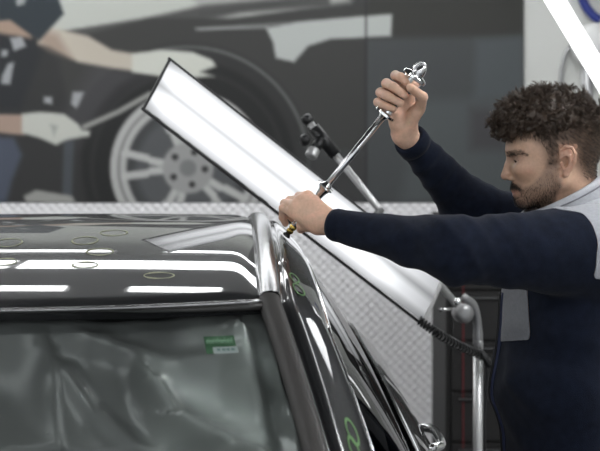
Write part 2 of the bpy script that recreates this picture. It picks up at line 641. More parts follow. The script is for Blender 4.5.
def mural():
    d = WY - .012
    x0, x1, y0, y1, st = -160, 524, -230, 202.6, 2.0
    nx, ny = int((x1 - x0) / st) + 1, int((y1 - y0) / st) + 1
    gx, gy = np.meshgrid(np.linspace(x0, x1, nx), np.linspace(y0, y1, ny))
    x, y = gx.ravel(), gy.ravel()
    col = np.tile(np.array([66., 66, 66]), (len(x), 1))

    def over(mask, c):
        nonlocal col
        m = np.clip(mask, 0, 1)[:, None]
        col = col * (1 - m) + np.asarray(c, float) * m

    def pol(poly, c, soft=3, a=1.0):
        over(a * np.clip(.5 - poly_sd(x, y, poly) / soft, 0, 1), c)

    def lin(pts, w, c, soft=2, a=1.0):
        dd = np.full(len(x), 1e9)
        for (ax, ay), (bx, by) in zip(pts[:-1], pts[1:]):
            t = np.clip(((x - ax) * (bx - ax) + (y - ay) * (by - ay)) / ((bx - ax) ** 2 + (by - ay) ** 2), 0, 1)
            dd = np.minimum(dd, np.hypot(x - ax - t * (bx - ax), y - ay - t * (by - ay)))
        over(a * np.clip(.5 - (dd - w / 2) / soft, 0, 1), c)

    # bodywork tones
    pol([(366, -240), (524, -240), (524, 203), (366, 203)], (74, 76, 77), 6)
    pol([(366, -240), (524, -240), (524, 36), (366, 38)], (62, 62, 60), 8)
    pol([(476, 40), (524, 36), (524, 95), (474, 100)], (82, 86, 88), 10)
    pol([(420, 100), (524, 98), (524, 203), (400, 203)], (84, 88, 89), 14, .8)
    pol([(470, 108), (512, 108), (505, 150), (470, 150)], (70, 68, 70), 12, .8)
    pol([(280, 60), (366, 58), (366, 150), (300, 150)], (76, 78, 79), 16, .8)
    # pale floor and sill at the top left
    pol([(-160, -240), (366, -240), (347, 0), (262, 14), (200, 28), (130, 22), (60, 32), (-160, 40)], (176, 178, 172), 5)
    pol([(190, -20), (366, -30), (350, 2), (300, 8), (200, 22)], (150, 150, 147), 8, .9)
    pol([(60, 33), (150, 17), (205, 5), (330, -6), (330, 6), (240, 13), (200, 22), (150, 24), (80, 40)], (80, 80, 79), 5)
    pol([(80, 36), (150, 18), (230, 18), (366, 6), (366, 150), (60, 150), (60, 60)], (66, 66, 65), 4)
    lin([(200, 29), (280, 24), (366, 18)], 2.4, (120, 121, 120), 3, .9)
    lin([(200, 14), (262, 6), (330, -4)], 2.0, (70, 70, 70), 3, .8)
    # pale reflection on the wing
    pol([(266, 28), (300, 22), (366, 16), (392, 14), (391, 36), (330, 39), (308, 46), (294, 62), (276, 58), (273, 42)], (168, 171, 168), 3)
    lin([(196, 29), (268, 27)], 2.2, (150, 151, 150), 2.5, .8)
    lin([(366, -60), (366, 203)], 1.8, (52, 52, 53), 2.5, .9)
    # wheel arch
    r = np.hypot(x - 188, y - 168)
    over(np.clip((128 - r) / 6, 0, 1) * (y > -20) * .85, (58, 58, 58))
    over(np.clip(.5 - np.abs(r - 121) / 2.5 + .6, 0, 1) * np.clip((y - 30) / 20, 0, 1) * (x > 150) * np.clip((190 - y) / 60, 0, 1), (98, 99, 98))
    over(np.clip((110 - r) / 5, 0, 1), (50, 50, 50))
    over(np.clip(.5 - np.abs(r - 96) / 5 + .3, 0, 1) * .5, (66, 66, 66))
    # alloy rim
    over(np.clip((79 - r) / 2.5, 0, 1), (172, 172, 170))
    over(np.clip((71.5 - r) / 2, 0, 1) * np.clip((r - 67) / 2, 0, 1), (118, 118, 117))
    over(np.clip((63 - r) / 3, 0, 1), (72, 73, 74))
    over(np.clip((56 - r) / 8, 0, 1) * .5, (104, 106, 108))
    th = np.arctan2(y - 168, x - 188)
    for k in range(5):
        a0 = math.radians(183 + 72 * k)
        for off in (-.14, .14):
            dlt = (th - a0 - off * (1 + .3 * (r > 40)) + math.pi) % (2 * math.pi) - math.pi
            over(np.clip(.5 - (np.abs(dlt) * r - 3.8) / 2.5, 0, 1) * (r < 68) * (r > 8), (178, 178, 176))
    over(np.clip((27 - r) / 3, 0, 1), (150, 150, 149))
    over(np.clip((10 - r) / 3, 0, 1), (120, 121, 121))
    for k in range(5):
        a0 = math.radians(220 + 72 * k)
        rr = np.hypot(x - 188 - 17 * math.cos(a0), y - 168 - 17 * math.sin(a0))
        over(np.clip((4.4 - rr) / 2, 0, 1), (62, 62, 62))
    # rear working figure in the print: dark clothes, cap, bare forearms, pale gloves, lever
    pol([(-160, 40), (30, 30), (58, 60), (70, 110), (86, 203), (-160, 203)], (60, 60, 60), 8)
    pol([(-160, 42), (0, 24), (34, 40), (42, 52), (20, 110), (-160, 110)], (54, 55, 57), 8)
    pol([(96, 60), (150, 74), (120, 90), (96, 120), (70, 150), (60, 120)], (82, 81, 84), 20, .5)
    pol([(64, 140), (74, 140), (72, 200), (62, 203)], (82, 86, 91), 4, .8)
    pol([(24, 196), (36, 190), (72, 196), (76, 203), (26, 203)], (150, 150, 146), 3)
    pol([(42, 26), (62, 30), (88, 36), (112, 50), (135, 54), (160, 52), (160, 74), (112, 68), (78, 62), (50, 46), (38, 44)], (178, 170, 158), 4)
    pol([(40, 30), (58, 34), (72, 58), (50, 50), (40, 44)], (148, 130, 118), 9, .8)
    pol([(132, 54), (162, 50), (192, 52), (212, 60), (216, 66), (200, 72), (214, 76), (190, 78), (160, 76), (132, 72)], (190, 191, 183), 3)
    pol([(-10, 20), (10, 18), (36, 34), (30, 38), (-10, 32)], (152, 132, 118), 5)
    pol([(-10, -40), (45, -40), (62, 8), (64, 14), (40, 40), (32, 36), (10, 20), (-10, 22)], (57, 62, 66), 3)
    pol([(16, 0), (28, -6), (24, 4), (17, 6)], (150, 152, 152), 2.5)
    for q in ([(10, 38), (22, 37), (26, 46), (14, 51)], [(2, 50), (8, 50), (7, 56), (1, 57)], [(8, 64), (14, 62), (10, 84), (1, 84), (2, 76)],
              [(44, 97), (52, 97), (52, 104), (44, 103)], [(73, 92), (84, 92), (79, 104), (76, 108), (71, 104)]):
        pol(q, (164, 166, 168), 2.5, .85)
    pol([(-20, 114), (24, 115), (24, 135), (-20, 131)], (158, 138, 126), 3)
    pol([(22, 114), (40, 112), (64, 114), (78, 124), (82, 130), (90, 131), (89, 136), (76, 138), (66, 140), (56, 145), (40, 138), (22, 133)], (184, 185, 178), 3)
    pol([(50, 124), (58, 126), (54, 136)], (140, 141, 138), 3, .7)
    lin([(84, 127), (118, 112), (150, 94)], 4.5, (150, 150, 146), 2.5)
    pol([(-20, 136), (14, 138), (22, 155), (12, 180), (6, 203), (-20, 203)], (80, 85, 97), 6)
    v = np.stack([(x - 300) / F * d, np.full(len(x), d), CZ - (y - HY) / F * d], 1)
    i = np.arange(nx * ny).reshape(ny, nx)
    f = np.stack([i[:-1, :-1].ravel(), i[1:, :-1].ravel(), i[1:, 1:].ravel(), i[:-1, 1:].ravel()], 1)
    xa, xb, za, zb = v[:, 0].min(), v[:, 0].max(), v[:, 2].min(), v[:, 2].max()
    root = MB().box((xa, d + .0008, za), (xb, WY - .0002, zb)).build('wall_mural', M['black_plastic'])
    tag(root, 'large printed photo mural of a dark car wheel and gloved mechanic on back wall', 'mural')
    o = mesh_np('printed_sheet', v, f, M['print'], root, False)
    set_col(o, s2l(np.clip(col, 0, 255)))


# ------------------------------------------------------------------ the car
CAR_X, CAR_Y, YAW = -0.5835, 2.327, math.radians(2.5)
CR = empty('car', (CAR_X, CAR_Y, 0), YAW)
tag(CR, 'black car with dent rings marked on its glossy roof under the long lamp', 'car')


def c2w(u, v, z):
    c, s = math.cos(YAW), math.sin(YAW)
    return np.array([CAR_X + u * c - v * s, CAR_Y + u * s + v * c, z])


def w2c(p):
    x, y = p[0] - CAR_X, p[1] - CAR_Y
    c, s = math.cos(YAW), math.sin(YAW)
    return np.array([x * c + y * s, -x * s + y * c, p[2]])


V_COWL, V_BACK = -0.52, 1.42
CROWN = .004


def zr(v):                                       # height of the roof's side line
    v = np.asarray(v, float)
    front = 1.366 + .55 * v - .5 * v * v
    a = 1.448 - .228 * (v - .6) ** 2
    b = 1.448 - .11 * (v - .6) ** 2
    zb = 1.448 - .11 * (V_BACK - .6) ** 2
    rear = zb - .50 * (v - V_BACK) - .30 * (v - V_BACK) ** 2
    return np.where(v < 0, front, np.where(v < .6, a, np.where(v < V_BACK, b, rear)))


def us(v):                                       # half width at the roof's side line
    v = np.asarray(v, float)
    return np.where(v < 0, .53 - .238 * v, .53 - .012 * v - .03 * np.clip(v - .8, 0, 9) ** 2)


def crown(u, v):
    q = np.clip(1 - (u / us(v)) ** 2, 0, 1)
    return CROWN * q


def roof_pt(u, v):
    return float(zr(v) + crown(u, v))


def grid_mesh(name, pts, m, parent, smooth=True, solid=0.0):
    pts = np.asarray(pts, float)
    a, b = pts.shape[:2]
    i = np.arange(a * b).reshape(a, b)
    f = np.stack([i[:-1, :-1].ravel(), i[:-1, 1:].ravel(), i[1:, 1:].ravel(), i[1:, :-1].ravel()], 1)
    o = mesh_np(name, pts.reshape(-1, 3), f, m, parent, smooth)
    if solid:
        md = o.modifiers.new('solid', 'SOLIDIFY')
        md.thickness = solid
        md.offset = 0
    return o


def bow(q, k=.042):
    return -k * (1 - q * q)


def car():
    # roof panel: the front edge bows forward in the middle
    qs = np.linspace(-1, 1, 61)
    rows = []
    for t in np.linspace(0, 1, 61):
        row = []
        for q in qs:
            v0 = bow(q)
            v1 = V_BACK - bow(q, .04)
            v = v0 + (v1 - v0) * t
            u = q * (float(us(max(v, 0))) - .018)
            z = float(1.448 - .228 * (v - .6) ** 2 if v < .6 else 1.448 - .11 * (v - .6) ** 2) + CROWN * (1 - q * q)
            e = max(0, abs(q) - .9) / .1
            z -= .010 * e * e
            row.append((u, v, z))
        rows.append(row)
    lip = [(p[0], p[1] - .004, p[2] - .012) for p in rows[0]]
    roof = grid_mesh('roof_panel', [lip] + rows, M['paint'], CR)

    def on_roof(px, py):
        d = 2.0
        while d < 4:
            p = P(px, py, d)
            u, v, z = w2c(p)
            if v > -.05 and z <= roof_pt(u, v):
                break
            d += .004
        return u, v

    # wax pencil rings round the dents
    for px, py, rx, rv, mm in ((8, 243, .028, .10, 'y'), (85, 241, .026, .10, 'y'), (114, 233, .028, .09, 'y'), (100, 252, .026, .07, 'y'), (4, 262, .024, .06, 'y'),
                               (85, 265, .024, .05, 'y'), (159, 276.5, .028, .045, 'g')):
        u, v = on_roof(px, py)
        ring = []
        n = 40
        for k in range(n):
            th = 2 * math.pi * k / n
            w = .0013 * (1 + .35 * math.sin(3 * th + px))
            for rr in (-w, w):
                uu = u + (rx + rr) * math.cos(th)
                vv = v + (rv * .34 + rr * 2.2) * math.sin(th)
                ring.append((uu, vv, float(1.448 - .228 * (vv - .6) ** 2) + float(crown(uu, max(vv, 0))) + .0008))
        f = [(2 * k, 2 * k + 1, (2 * k + 3) % (2 * n), (2 * k + 2) % (2 * n)) for k in range(n)]
        mesh('pencil_ring', ring, f, M['chalk_yellow'], roof)
    # finisher strip and seal along the windscreen header
    for nm, dv, dz, rad, mm in (('header_trim', -.010, -.010, .0045, 'satin'), ('header_seal', -.017, -.018, .007, 'rubber')):
        pts = [(q * .515, bow(q) + dv, zr(0) + CROWN * (1 - q * q) + dz + float(-.228 * ((bow(q) - .6) ** 2 - .36))) for q in np.linspace(-1, 1, 40)]
        MB().tube(pts, rad, 8).build(nm, M[mm], CR, True)

    # windscreen
    rows, frit = [], []
    ts = np.linspace(0, 1, 30)
    def wpt(q, t, lift=0.0):
        v = -.004 + (V_COWL + .004) * t
        ue = float(us(v)) - .012
        b = bow(q, .062 + .06 * t)
        return (q * ue, v + b, float(zr(v)) - .014 + float(.55 * -.0 * b) + .012 * (1 - q * q) + (.30 * b * .0) + lift - .228 * ((bow(q, .055) - .6) ** 2 - .36) * 0)
    def wz(q, t, lift=0.0):
        u, v, z = wpt(q, t)
        # keep the head of the glass under the bowed roof edge
        z += (1 - t) ** 2 * (-.228 * ((bow(q) - .6) ** 2 - .36)) + lift
        return (u, v, z)
    for t in ts:
        rows.append([wz(q, t) for q in np.linspace(-1, 1, 41)])
    grid_mesh('windscreen', rows, M['windscreen'], CR)
    # black ceramic border printed on the inside of the glass
    ring = []
    n = 60
    for t0, t1 in ((0, .040), (.95, 1.0)):
        grid_mesh('windscreen_border', [[wz(q, t, -.003) for q in np.linspace(-1, 1, 41)] for t in np.linspace(t0, t1, 4)], M['frit'], CR)
    for s in (-1, 1):
        grid_mesh('windscreen_border', [[wz(s * q, t, -.003) for q in np.linspace(.988, 1, 4)] for t in ts], M['frit'], CR)
    # sticker in the upper corner of the glass
    def on_glass(px, py):
        best, bq = 1e9, None
        for q in np.linspace(0, 1, 101):
            for t in np.linspace(0, 1, 101):
                u, v, z = wz(q, t)
                w = c2w(u, v, z)
                e = (300 + w[0] / w[1] * F - px) ** 2 + (HY + (CZ - w[2]) / w[1] * F - py) ** 2
                if e < best:
                    best, bq = e, (q, t)
        return bq
    q0, t0 = on_glass(204, 337)
    q1, t1 = on_glass(239.5, 353)
    def patch(name, a, b, c, d, m, lift, par):
        return grid_mesh(name, [[wz(q0 + (q1 - q0) * s, t0 + (t1 - t0) * r, lift) for s in np.linspace(a, b, 9)] for r in np.linspace(c, d, 4)], M[m], par)
    st = patch('sticker', 0, .97, 0, .62, 'sticker_green', .0010, CR)
    patch('sticker_tail', 0, .25, .62, 1, 'sticker_green', .0010, st)
    patch('sticker_field', .22, 1.0, .66, 1.02, 'sticker_white', .0014, st)
    # the illegible line of pale italics on the green field
    tb = MB()
    rnd = random.Random(3)
    xx = .05
    while xx < .86:
        wd = rnd.choice((.030, .04, .05))
        hgt = rnd.choice((.30, .36, .24))
        def g(a, r):
            return wz(q0 + (q1 - q0) * a, t0 + (t1 - t0) * r, .0022)
        sl = .02
        for k in ((0, .014), (wd - .014, wd)):
            tb.add([g(xx + k[0], .48), g(xx + k[1], .48), g(xx + k[1] + sl, .48 - hgt), g(xx + k[0] + sl, .48 - hgt)], [(0, 1, 2, 3)])
        tb.add([g(xx, .36), g(xx + wd, .36), g(xx + wd, .28), g(xx, .28)], [(0, 1, 2, 3)])
        xx += wd + .014
    tb.build('sticker_lettering', M['sticker_text'], st)
    tb = MB()
    for a, b in ((.34, .44), (.50, .60), (.63, .74), (.78, .90)):
        tb.add([wz(q0 + (q1 - q0) * p, t0 + (t1 - t0) * r, .0022) for p, r in ((a, .90), (b, .90), (b, .76), (a, .76))], [(0, 1, 2, 3)])
    tb.build('sticker_small_print', M['sticker_mark'], st)

    # roof moulding and pillar moulding, both sides
    for s in (1, -1):
        vs = np.linspace(.004, V_BACK + .25, 70)
        prof = [(-.020, -.014), (-.0185, -.002), (-.012, .0045), (0, .0065), (.012, .0045), (.0185, -.002), (.020, -.014)]
        if s > 0:
            prof = prof[::-1]
        rows = [[(s * (float(us(v)) + a), v, float(zr(v)) + b) for a, b in prof] for v in vs]
        o = grid_mesh('roof_moulding', rows, M['satin'], CR)
        vs = np.linspace(V_COWL, .002, 30)
        prof = [(-.022, -.018), (-.020, -.003), (-.010, .004), (.006, .004), (.016, -.002), (.019, -.016)]
        if s > 0:
            prof = prof[::-1]
        rows = [[(s * (float(us(v)) + a), v, float(zr(v)) + b) for a, b in prof] for v in vs]
        grid_mesh('pillar_moulding', rows, M['pillar_black'], CR)

    # body side
    def belt(v):
        ub = lerp_tab(v, [(-1.6, .74), (-.9, .80), (-.5, .82), (0, .832), (1.0, .83), (1.6, .81), (2.0, .77), (2.5, .70)])
        zb = lerp_tab(v, [(-1.6, .78), (-.9, .92), (-.5, .985), (0, 1.0), (1.0, 1.02), (1.6, 1.04), (2.0, 1.02), (2.5, .98)])
        return ub, zb

    def upper(v, s):
        u, z = float(us(v)), float(zr(v))
        ub, zb = belt(v)
        w = .088 + .022 * min(1, max(0, (.9 - v) / .9))
        hgt = .080
        pts = [(u + .017, z - .010), (u + .024, z - .024), (u + .030, z - .016), (u + .042, z - .016), (u + .060, z - .028), (u + w - .012, z - .052), (u + w, z - hgt)]
        if v > V_BACK - .2:
            k = min(1, (v - V_BACK + .2) / .5)
            pts = [(a + (.03 * k if i > 3 else 0), b) for i, (a, b) in enumerate(pts)]
        out = []
        fine = [pts[0], pts[1]] + [tuple(q) for q in spline(pts[2:], 15)]
        for a, b in fine:
            if b < zb + .004:
                b = zb + .004
            a = min(a, ub - .002)
            out.append((s * a, v, b))
        return out

    def wtop(v):
        p = upper(v, 1)[-1]
        return p[0], p[2]

    def lower(v, s):
        ub, zb = belt(v)
        full = lerp_tab(v, [(-1.6, .80), (-1.2, .86), (-.5, .905), (.5, .925), (1.6, .91), (2.2, .85), (2.55, .76)])
        pts = [(ub, zb), (ub + .012, zb - .004), (ub + (full - ub) * .5, zb - .04), (full - .012, zb - .085), (full, zb - .12), (full - .006, zb - .19), (full + .004, .66), (full, .48),
               (full - .03, .32), (full - .05, .22)]
        return [(s * a, v, b) for a, b in pts]

    for s in (1, -1):
        fl = (lambda r: r[::-1]) if s > 0 else (lambda r: r)
        vs = np.concatenate([np.linspace(V_COWL, 0, 24), np.linspace(.02, 2.0, 70)])
        grid_mesh('door_frame', [fl(upper(v, s)) for v in vs], M['paint'], CR)
        # bright strip under the cant rail
        tp = []
        for v in np.linspace(-.34, 1.75, 60):
            a, b = wtop(v)
            tp.append((s * (a + .001), v, b - .001))
        MB().tube(tp, .0042, 8).build('window_trim', M['chrome'], CR, True)
        # side windows, curved, split by the door pillar
        for v0, v1 in ((-.30, .94), (1.0, 1.50)):
            rows = []
            for v in np.linspace(v0, v1, 24):
                a, b = wtop(v)
                ub, zb = belt(v)
                b = max(b, zb + .003)
                a -= .006
                ub -= .012
                rows.append([(s * (a + (ub - a) * t + .018 * math.sin(math.pi * t) * min(1, (b - zb) / .2)), v, b + (zb - b) * t) for t in np.linspace(0, 1, 9)][::-1 if s < 0 else 1])
            grid_mesh('side_window', rows, M['tint'], CR)
        rows = []
        for v in np.linspace(.93, 1.01, 4):
            a, b = wtop(v)
            ub, zb = belt(v)
            rows.append([(s * (a + (ub - a) * t + .018 * math.sin(math.pi * t) - .003), v, b + (zb - b) * t) for t in np.linspace(0, 1, 9)][::-1 if s < 0 else 1])
        grid_mesh('door_pillar', rows, M['frit'], CR)
        rows = []
        for v in np.linspace(1.49, 2.0, 8):
            a, b = wtop(v)
            ub, zb = belt(v)
            b = max(b, zb + .003)
            rows.append([(s * (a + (ub - a) * t + .012 * math.sin(math.pi * t)), v, b + (zb - b) * t) for t in np.linspace(0, 1, 9)][::-1 if s < 0 else 1])
        grid_mesh('rear_pillar', rows, M['paint'], CR)
        # waist seal
        MB().tube([(s * (belt(v)[0] + .004), v, belt(v)[1] + .002) for v in np.linspace(-.42, 1.72, 40)], .006, 8).build('waist_seal', M['chrome'], CR, True)
        # body panels
        doors = {}
        for nm, v0, v1 in (('front_wing', -1.58, -.405), ('front_door', -.40, .98), ('rear_wing', .985, 2.52)):
            doors[nm] = grid_mesh(nm, [fl(lower(v, s)) for v in np.linspace(v0, v1, 24)], M['paint'], CR, solid=.006)
        for nm, vh in (('front_door', .76),):
            pu = lerp_tab(vh, [(-.5, .905), (.5, .925), (1.6, .91)]) + .002
            pts = spline([(s * (pu - .004), vh - .10, .912), (s * (pu + .022), vh - .075, .914), (s * (pu + .027), vh, .915), (s * (pu + .022), vh + .075, .914), (s * (pu - .004), vh + .10,   .912)], 20)
            h = MB().tube(pts, .011, 10).build('door_handle', M['chrome'], doors[nm], True)
        # mirror on the door
        mb = MB()
        mb.add(*ell_vf((s * 1.0, -.30, 1.06), (.105, .06, .075)))
        mr = mb.build('door_mirror', M['paint'], CR, True)
        MB().obox((s * 1.0, -.242, 1.06), (.085, 0, 0), (0, .003, 0), (0, 0, .055)).build('mirror_glass', M['chrome'], mr)
        MB().tube([(s * .84, -.30, 1.0), (s * .93, -.30, 1.03)], .022, 8).build('mirror_arm', M['black_plastic'], mr)
        # rings on the cant rail
        if s > 0:
            for v, off, rad in ((.135, .050, .011), (.085, .056, .013), (-.235, .072, .011), (-.265, .066, .010)):
                ring = []
                n = 28
                for k in range(n):
                    th = 2 * math.pi * k / n
                    for rr in (-.0016, .0016):
                        aa = off + (rad + rr) * .8 * math.cos(th)
                        vv = v + (rad + rr) * 1.8 * math.sin(th)
                        w = .088 + .022 * min(1, max(0, (.9 - vv) / .9))
                        zz = lerp_tab(aa, [(.030, -.016), (.042, -.016), (.060, -.028), (w - .012, -.052), (w, -.080)])
                        ring.append((float(us(vv)) + aa + .0010, vv, float(zr(vv)) + zz + .0016))
                mesh('pencil_ring', ring, [(2 * k, 2 * k + 1, (2 * k + 3) % (2 * n), (2 * k + 2) % (2 * n)) for k in range(n)], M['chalk_green'], CR)
        # wheels
        for vw in (-1.0, 1.62):
            prof = [(-.10, .20), (-.105, .29), (-.09, .315), (.09, .315), (.105, .29), (.10, .215), (.06, .205), (.05, .19)]
            t = MB().lathe(prof, (s * .80, vw, .315), (s, 0, 0), 36).build('wheel', M['tyre'], CR, True)
            r = MB()
            r.lathe([(.05, .035), (.098, .032), (.10, .02)], (s * .80, vw, .315), (s, 0, 0), 20)
            for k in range(5):
                a = 2 * math.pi * k / 5
                c = np.array([s * .885, vw + .11 * math.cos(a), .315 + .11 * math.sin(a)])
                r.obox(c, (.008, 0, 0), (0, .10 * math.cos(a), .10 * math.sin(a)), (0, -.018 * math.sin(a), .018 * math.cos(a)))
            r.build('rim', M['alloy'], t)
        # lamps
        MB().add(*ell_vf((s * .66, -1.56, .68), (.17, .07, .07))).build('headlight', M['headlamp'], CR, True)
        MB().add(*ell_vf((s * .66, 2.5, .84), (.13, .06, .09))).build('rear_light', M['red'], CR, True)
    # bonnet, bumpers, boot, rear window, floor
    rows = [[(q * (.80 + .02 * t), -1.58 + (1.58 + V_COWL - .05) * t - .10 * (1 - q * q) * (1 - t) - .12 * (1 - q * q) * t,
              .76 + .24 * math.sin(t * 1.45) - .05 * abs(q) ** 4 * (1 - t)) for q in np.linspace(-1, 1, 25)] for t in np.linspace(0, 1, 20)]
    grid_mesh('bonnet', rows, M['paint'], CR)
    rows = [[(q * .82, V_COWL - .05 - .12 * (1 - q * q) + .06 * t, .985 - .02 * t) for q in np.linspace(-1, 1, 25)] for t in (0, 1)]
    grid_mesh('scuttle', rows, M['black_plastic'], CR)
    rows = [[(q * .82, -1.60 - .12 * (1 - q * q) - dv, z) for q in np.linspace(-1, 1, 25)] for dv, z in ((0, .76), (.03, .66), (.05, .5), (.04, .3), (0, .2))]
    grid_mesh('front_bumper', rows, M['paint'], CR)
    MB().obox((0, -1.765, .60), (.38, 0, 0), (0, .008, 0), (0, 0, .05)).build('grille', M['black_plastic'], CR)
    MB().obox((0, -1.785, .43), (.26, 0, 0), (0, .005, 0), (0, 0, .055)).build('number_plate', M['plate'], CR)
    rows = [[(q * (float(us(v)) - .01), v - bow(q, .04), float(zr(v)) - .008 + .012 * (1 - q * q)) for q in np.linspace(-1, 1, 25)] for v in np.linspace(V_BACK, 2.0, 14)]
    grid_mesh('rear_window', rows, M['tint'], CR)
    rows = [[(q * (.76 - .06 * t), 2.0 + .55 * t + .06 * (1 - q * q), float(zr(2.0)) - .01 - .04 * t) for q in np.linspace(-1, 1, 25)] for t in np.linspace(0, 1, 6)]
    grid_mesh('boot_lid', rows, M['paint'], CR)
    rows = [[(q * .76, 2.55 + .07 * (1 - q * q) + dv, z) for q in np.linspace(-1, 1, 25)] for dv, z in ((0, .955), (.03, .8), (.06, .55), (.03, .25))]
    grid_mesh('rear_bumper', rows, M['paint'], CR)
    MB().box((-.84, -1.5, .20), (.84, 2.5, .26)).build('underbody', M['black_plastic'], CR)
    # cabin: lining under the roof, dashboard, steering wheel, seats under a plastic dust sheet
    rows = [[(q * .50, v, float(zr(v)) - .05 + .012 * (1 - q * q)) for q in np.linspace(-1, 1, 13)] for v in np.linspace(.06, V_BACK, 14)]
    grid_mesh('headlining', rows, M['dark_trim'], CR)
    rows = [[(q * .76, -.40 + .42 * t, .93 + .05 * math.sin(t * 3.1) - .35 * max(0, t - .75)) for q in np.linspace(-1, 1, 17)] for t in np.linspace(0, 1, 12)]
    grid_mesh('dashboard', rows, M['dark_trim'], CR, solid=.02)
    MB().box((-.76, .2, .26), (.76, 1.9, .45)).build('cabin_floor', M['dark_trim'], CR)
    th = np.linspace(0, 2 * math.pi, 33)
    MB().tube([(.36 + .18 * math.cos(a), .10 - .05 * math.sin(a), .90 + .17 * math.sin(a)) for a in th], .014, 8, False).build('steering_wheel', M['black_plastic'], CR, True)
    for su in (-.36, .36):
        st = MB().obox((su, .62, .55), (.24, 0, 0), (0, .25, 0), (0, 0, .09)).build('front_seat', M['seat'], CR, True, .05)
        MB().obox((su, .88, .80), (.22, 0, 0), (0, .05, .015), (0, -.07, .26)).build('seat_back', M['seat'], st, True, .04)
        MB().obox((su, .93, 1.10), (.12, 0, 0), (0, .045, 0), (0, 0, .07)).build('head_rest', M['seat'], st, True, .04)
    st = MB().obox((0, 1.45, .55), (.62, 0, 0), (0, .22, 0), (0, 0, .09)).build('rear_seat', M['seat'], CR, True, .05)
    MB().obox((0, 1.72, .82), (.62, 0, 0), (0, .05, .015), (0, -.07, .26)).build('seat_back', M['seat'], st, True, .04)

    # plastic sheet hung behind the windscreen, fallen into long folds
    def qt(px, py):
        return on_glass(px, py)
    folds_ = []
    for pts, hgt, wid in (([(64, 343), (88, 372), (130, 398), (186, 428), (200, 451)], .016, .020), ([(154, 356), (176, 386), (224, 415), (262, 450)], .045, .022),
                          ([(243, 322), (256, 370), (266, 425), (270, 450)], .040, .020), ([(190, 388), (225, 400), (262, 440)], .030, .03),
                          ([(45, 330), (46, 400), (50, 451)], .010, .018), ([(100, 320), (160, 335), (240, 338)], .012, .02), ([(0, 408), (90, 410), (180, 415), (262, 424)], -.014, .012)):
        folds_.append((np.array([qt(*p) for p in pts]), hgt, wid))

    def sheet(q, t):
        u, v, z = wz(q, t)
        off = .035 + .03 * t + .13 * math.sin(math.pi * min(t, 1)) * (1 - abs(q) ** 6)
        for pl, hgt, wid in folds_:
            dd, sg = 9, 0
            for a, b in zip(pl[:-1], pl[1:]):
                ab = b - a
                k = max(0, min(1, ((q - a[0]) * ab[0] + (t - a[1]) * ab[1]) / (ab @ ab + 1e-9)))
                ex, ey = q - a[0] - k * ab[0], t - a[1] - k * ab[1]
                e = math.hypot(ex, ey)
                if e < dd:
                    dd, sg = e, ex * ab[1] - ey * ab[0]
            w_ = wid * (1.0 if sg > 0 else 3.2)
            off -= hgt * math.exp(-(dd / w_) ** 2)
        off += (.004 + .008 * max(0, q)) * math.sin(9 * q + 7 * t) * math.sin(8 * t - 3 * q) + (.001 + .004 * max(0, q)) * math.sin(31 * q - 22 * t + 2 * math.sin(7 * t))
        return (u, v + off * .75, z - off * .66)
    rows = [[sheet(q, t) for q in np.linspace(-.995, .995, 170)] for t in np.linspace(.0, .97, 90)]
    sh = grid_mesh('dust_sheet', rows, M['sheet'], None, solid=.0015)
    # reflected light painted into the film's colour over the folds at the driver's side
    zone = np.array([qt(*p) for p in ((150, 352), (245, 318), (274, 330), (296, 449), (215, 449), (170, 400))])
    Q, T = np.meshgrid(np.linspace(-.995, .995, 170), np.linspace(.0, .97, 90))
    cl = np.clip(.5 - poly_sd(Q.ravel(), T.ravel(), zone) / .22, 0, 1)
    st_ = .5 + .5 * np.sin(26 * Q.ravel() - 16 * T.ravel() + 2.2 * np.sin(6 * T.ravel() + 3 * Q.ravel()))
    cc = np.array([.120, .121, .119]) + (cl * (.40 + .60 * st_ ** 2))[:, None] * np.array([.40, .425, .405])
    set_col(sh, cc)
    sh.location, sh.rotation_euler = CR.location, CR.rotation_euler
    tag(sh, 'pale plastic dust sheet hanging in folds behind the windscreen of the black car', 'sheet')


def ell_vf(c, r, n=20, m=12):
    v, f = [], []
    for i in range(m + 1):
        a = math.pi * i / m
        for k in range(n):
            b = 2 * math.pi * k / n
            v.append((c[0] + r[0] * math.sin(a) * math.cos(b), c[1] + r[1] * math.sin(a) * math.sin(b), c[2] + r[2] * math.cos(a)))
    for i in range(m):
        for k in range(n):
            k2 = (k + 1) % n
            f.append((i * n + k, (i + 1) * n + k, (i + 1) * n + k2, i * n + k2))
    return v, f


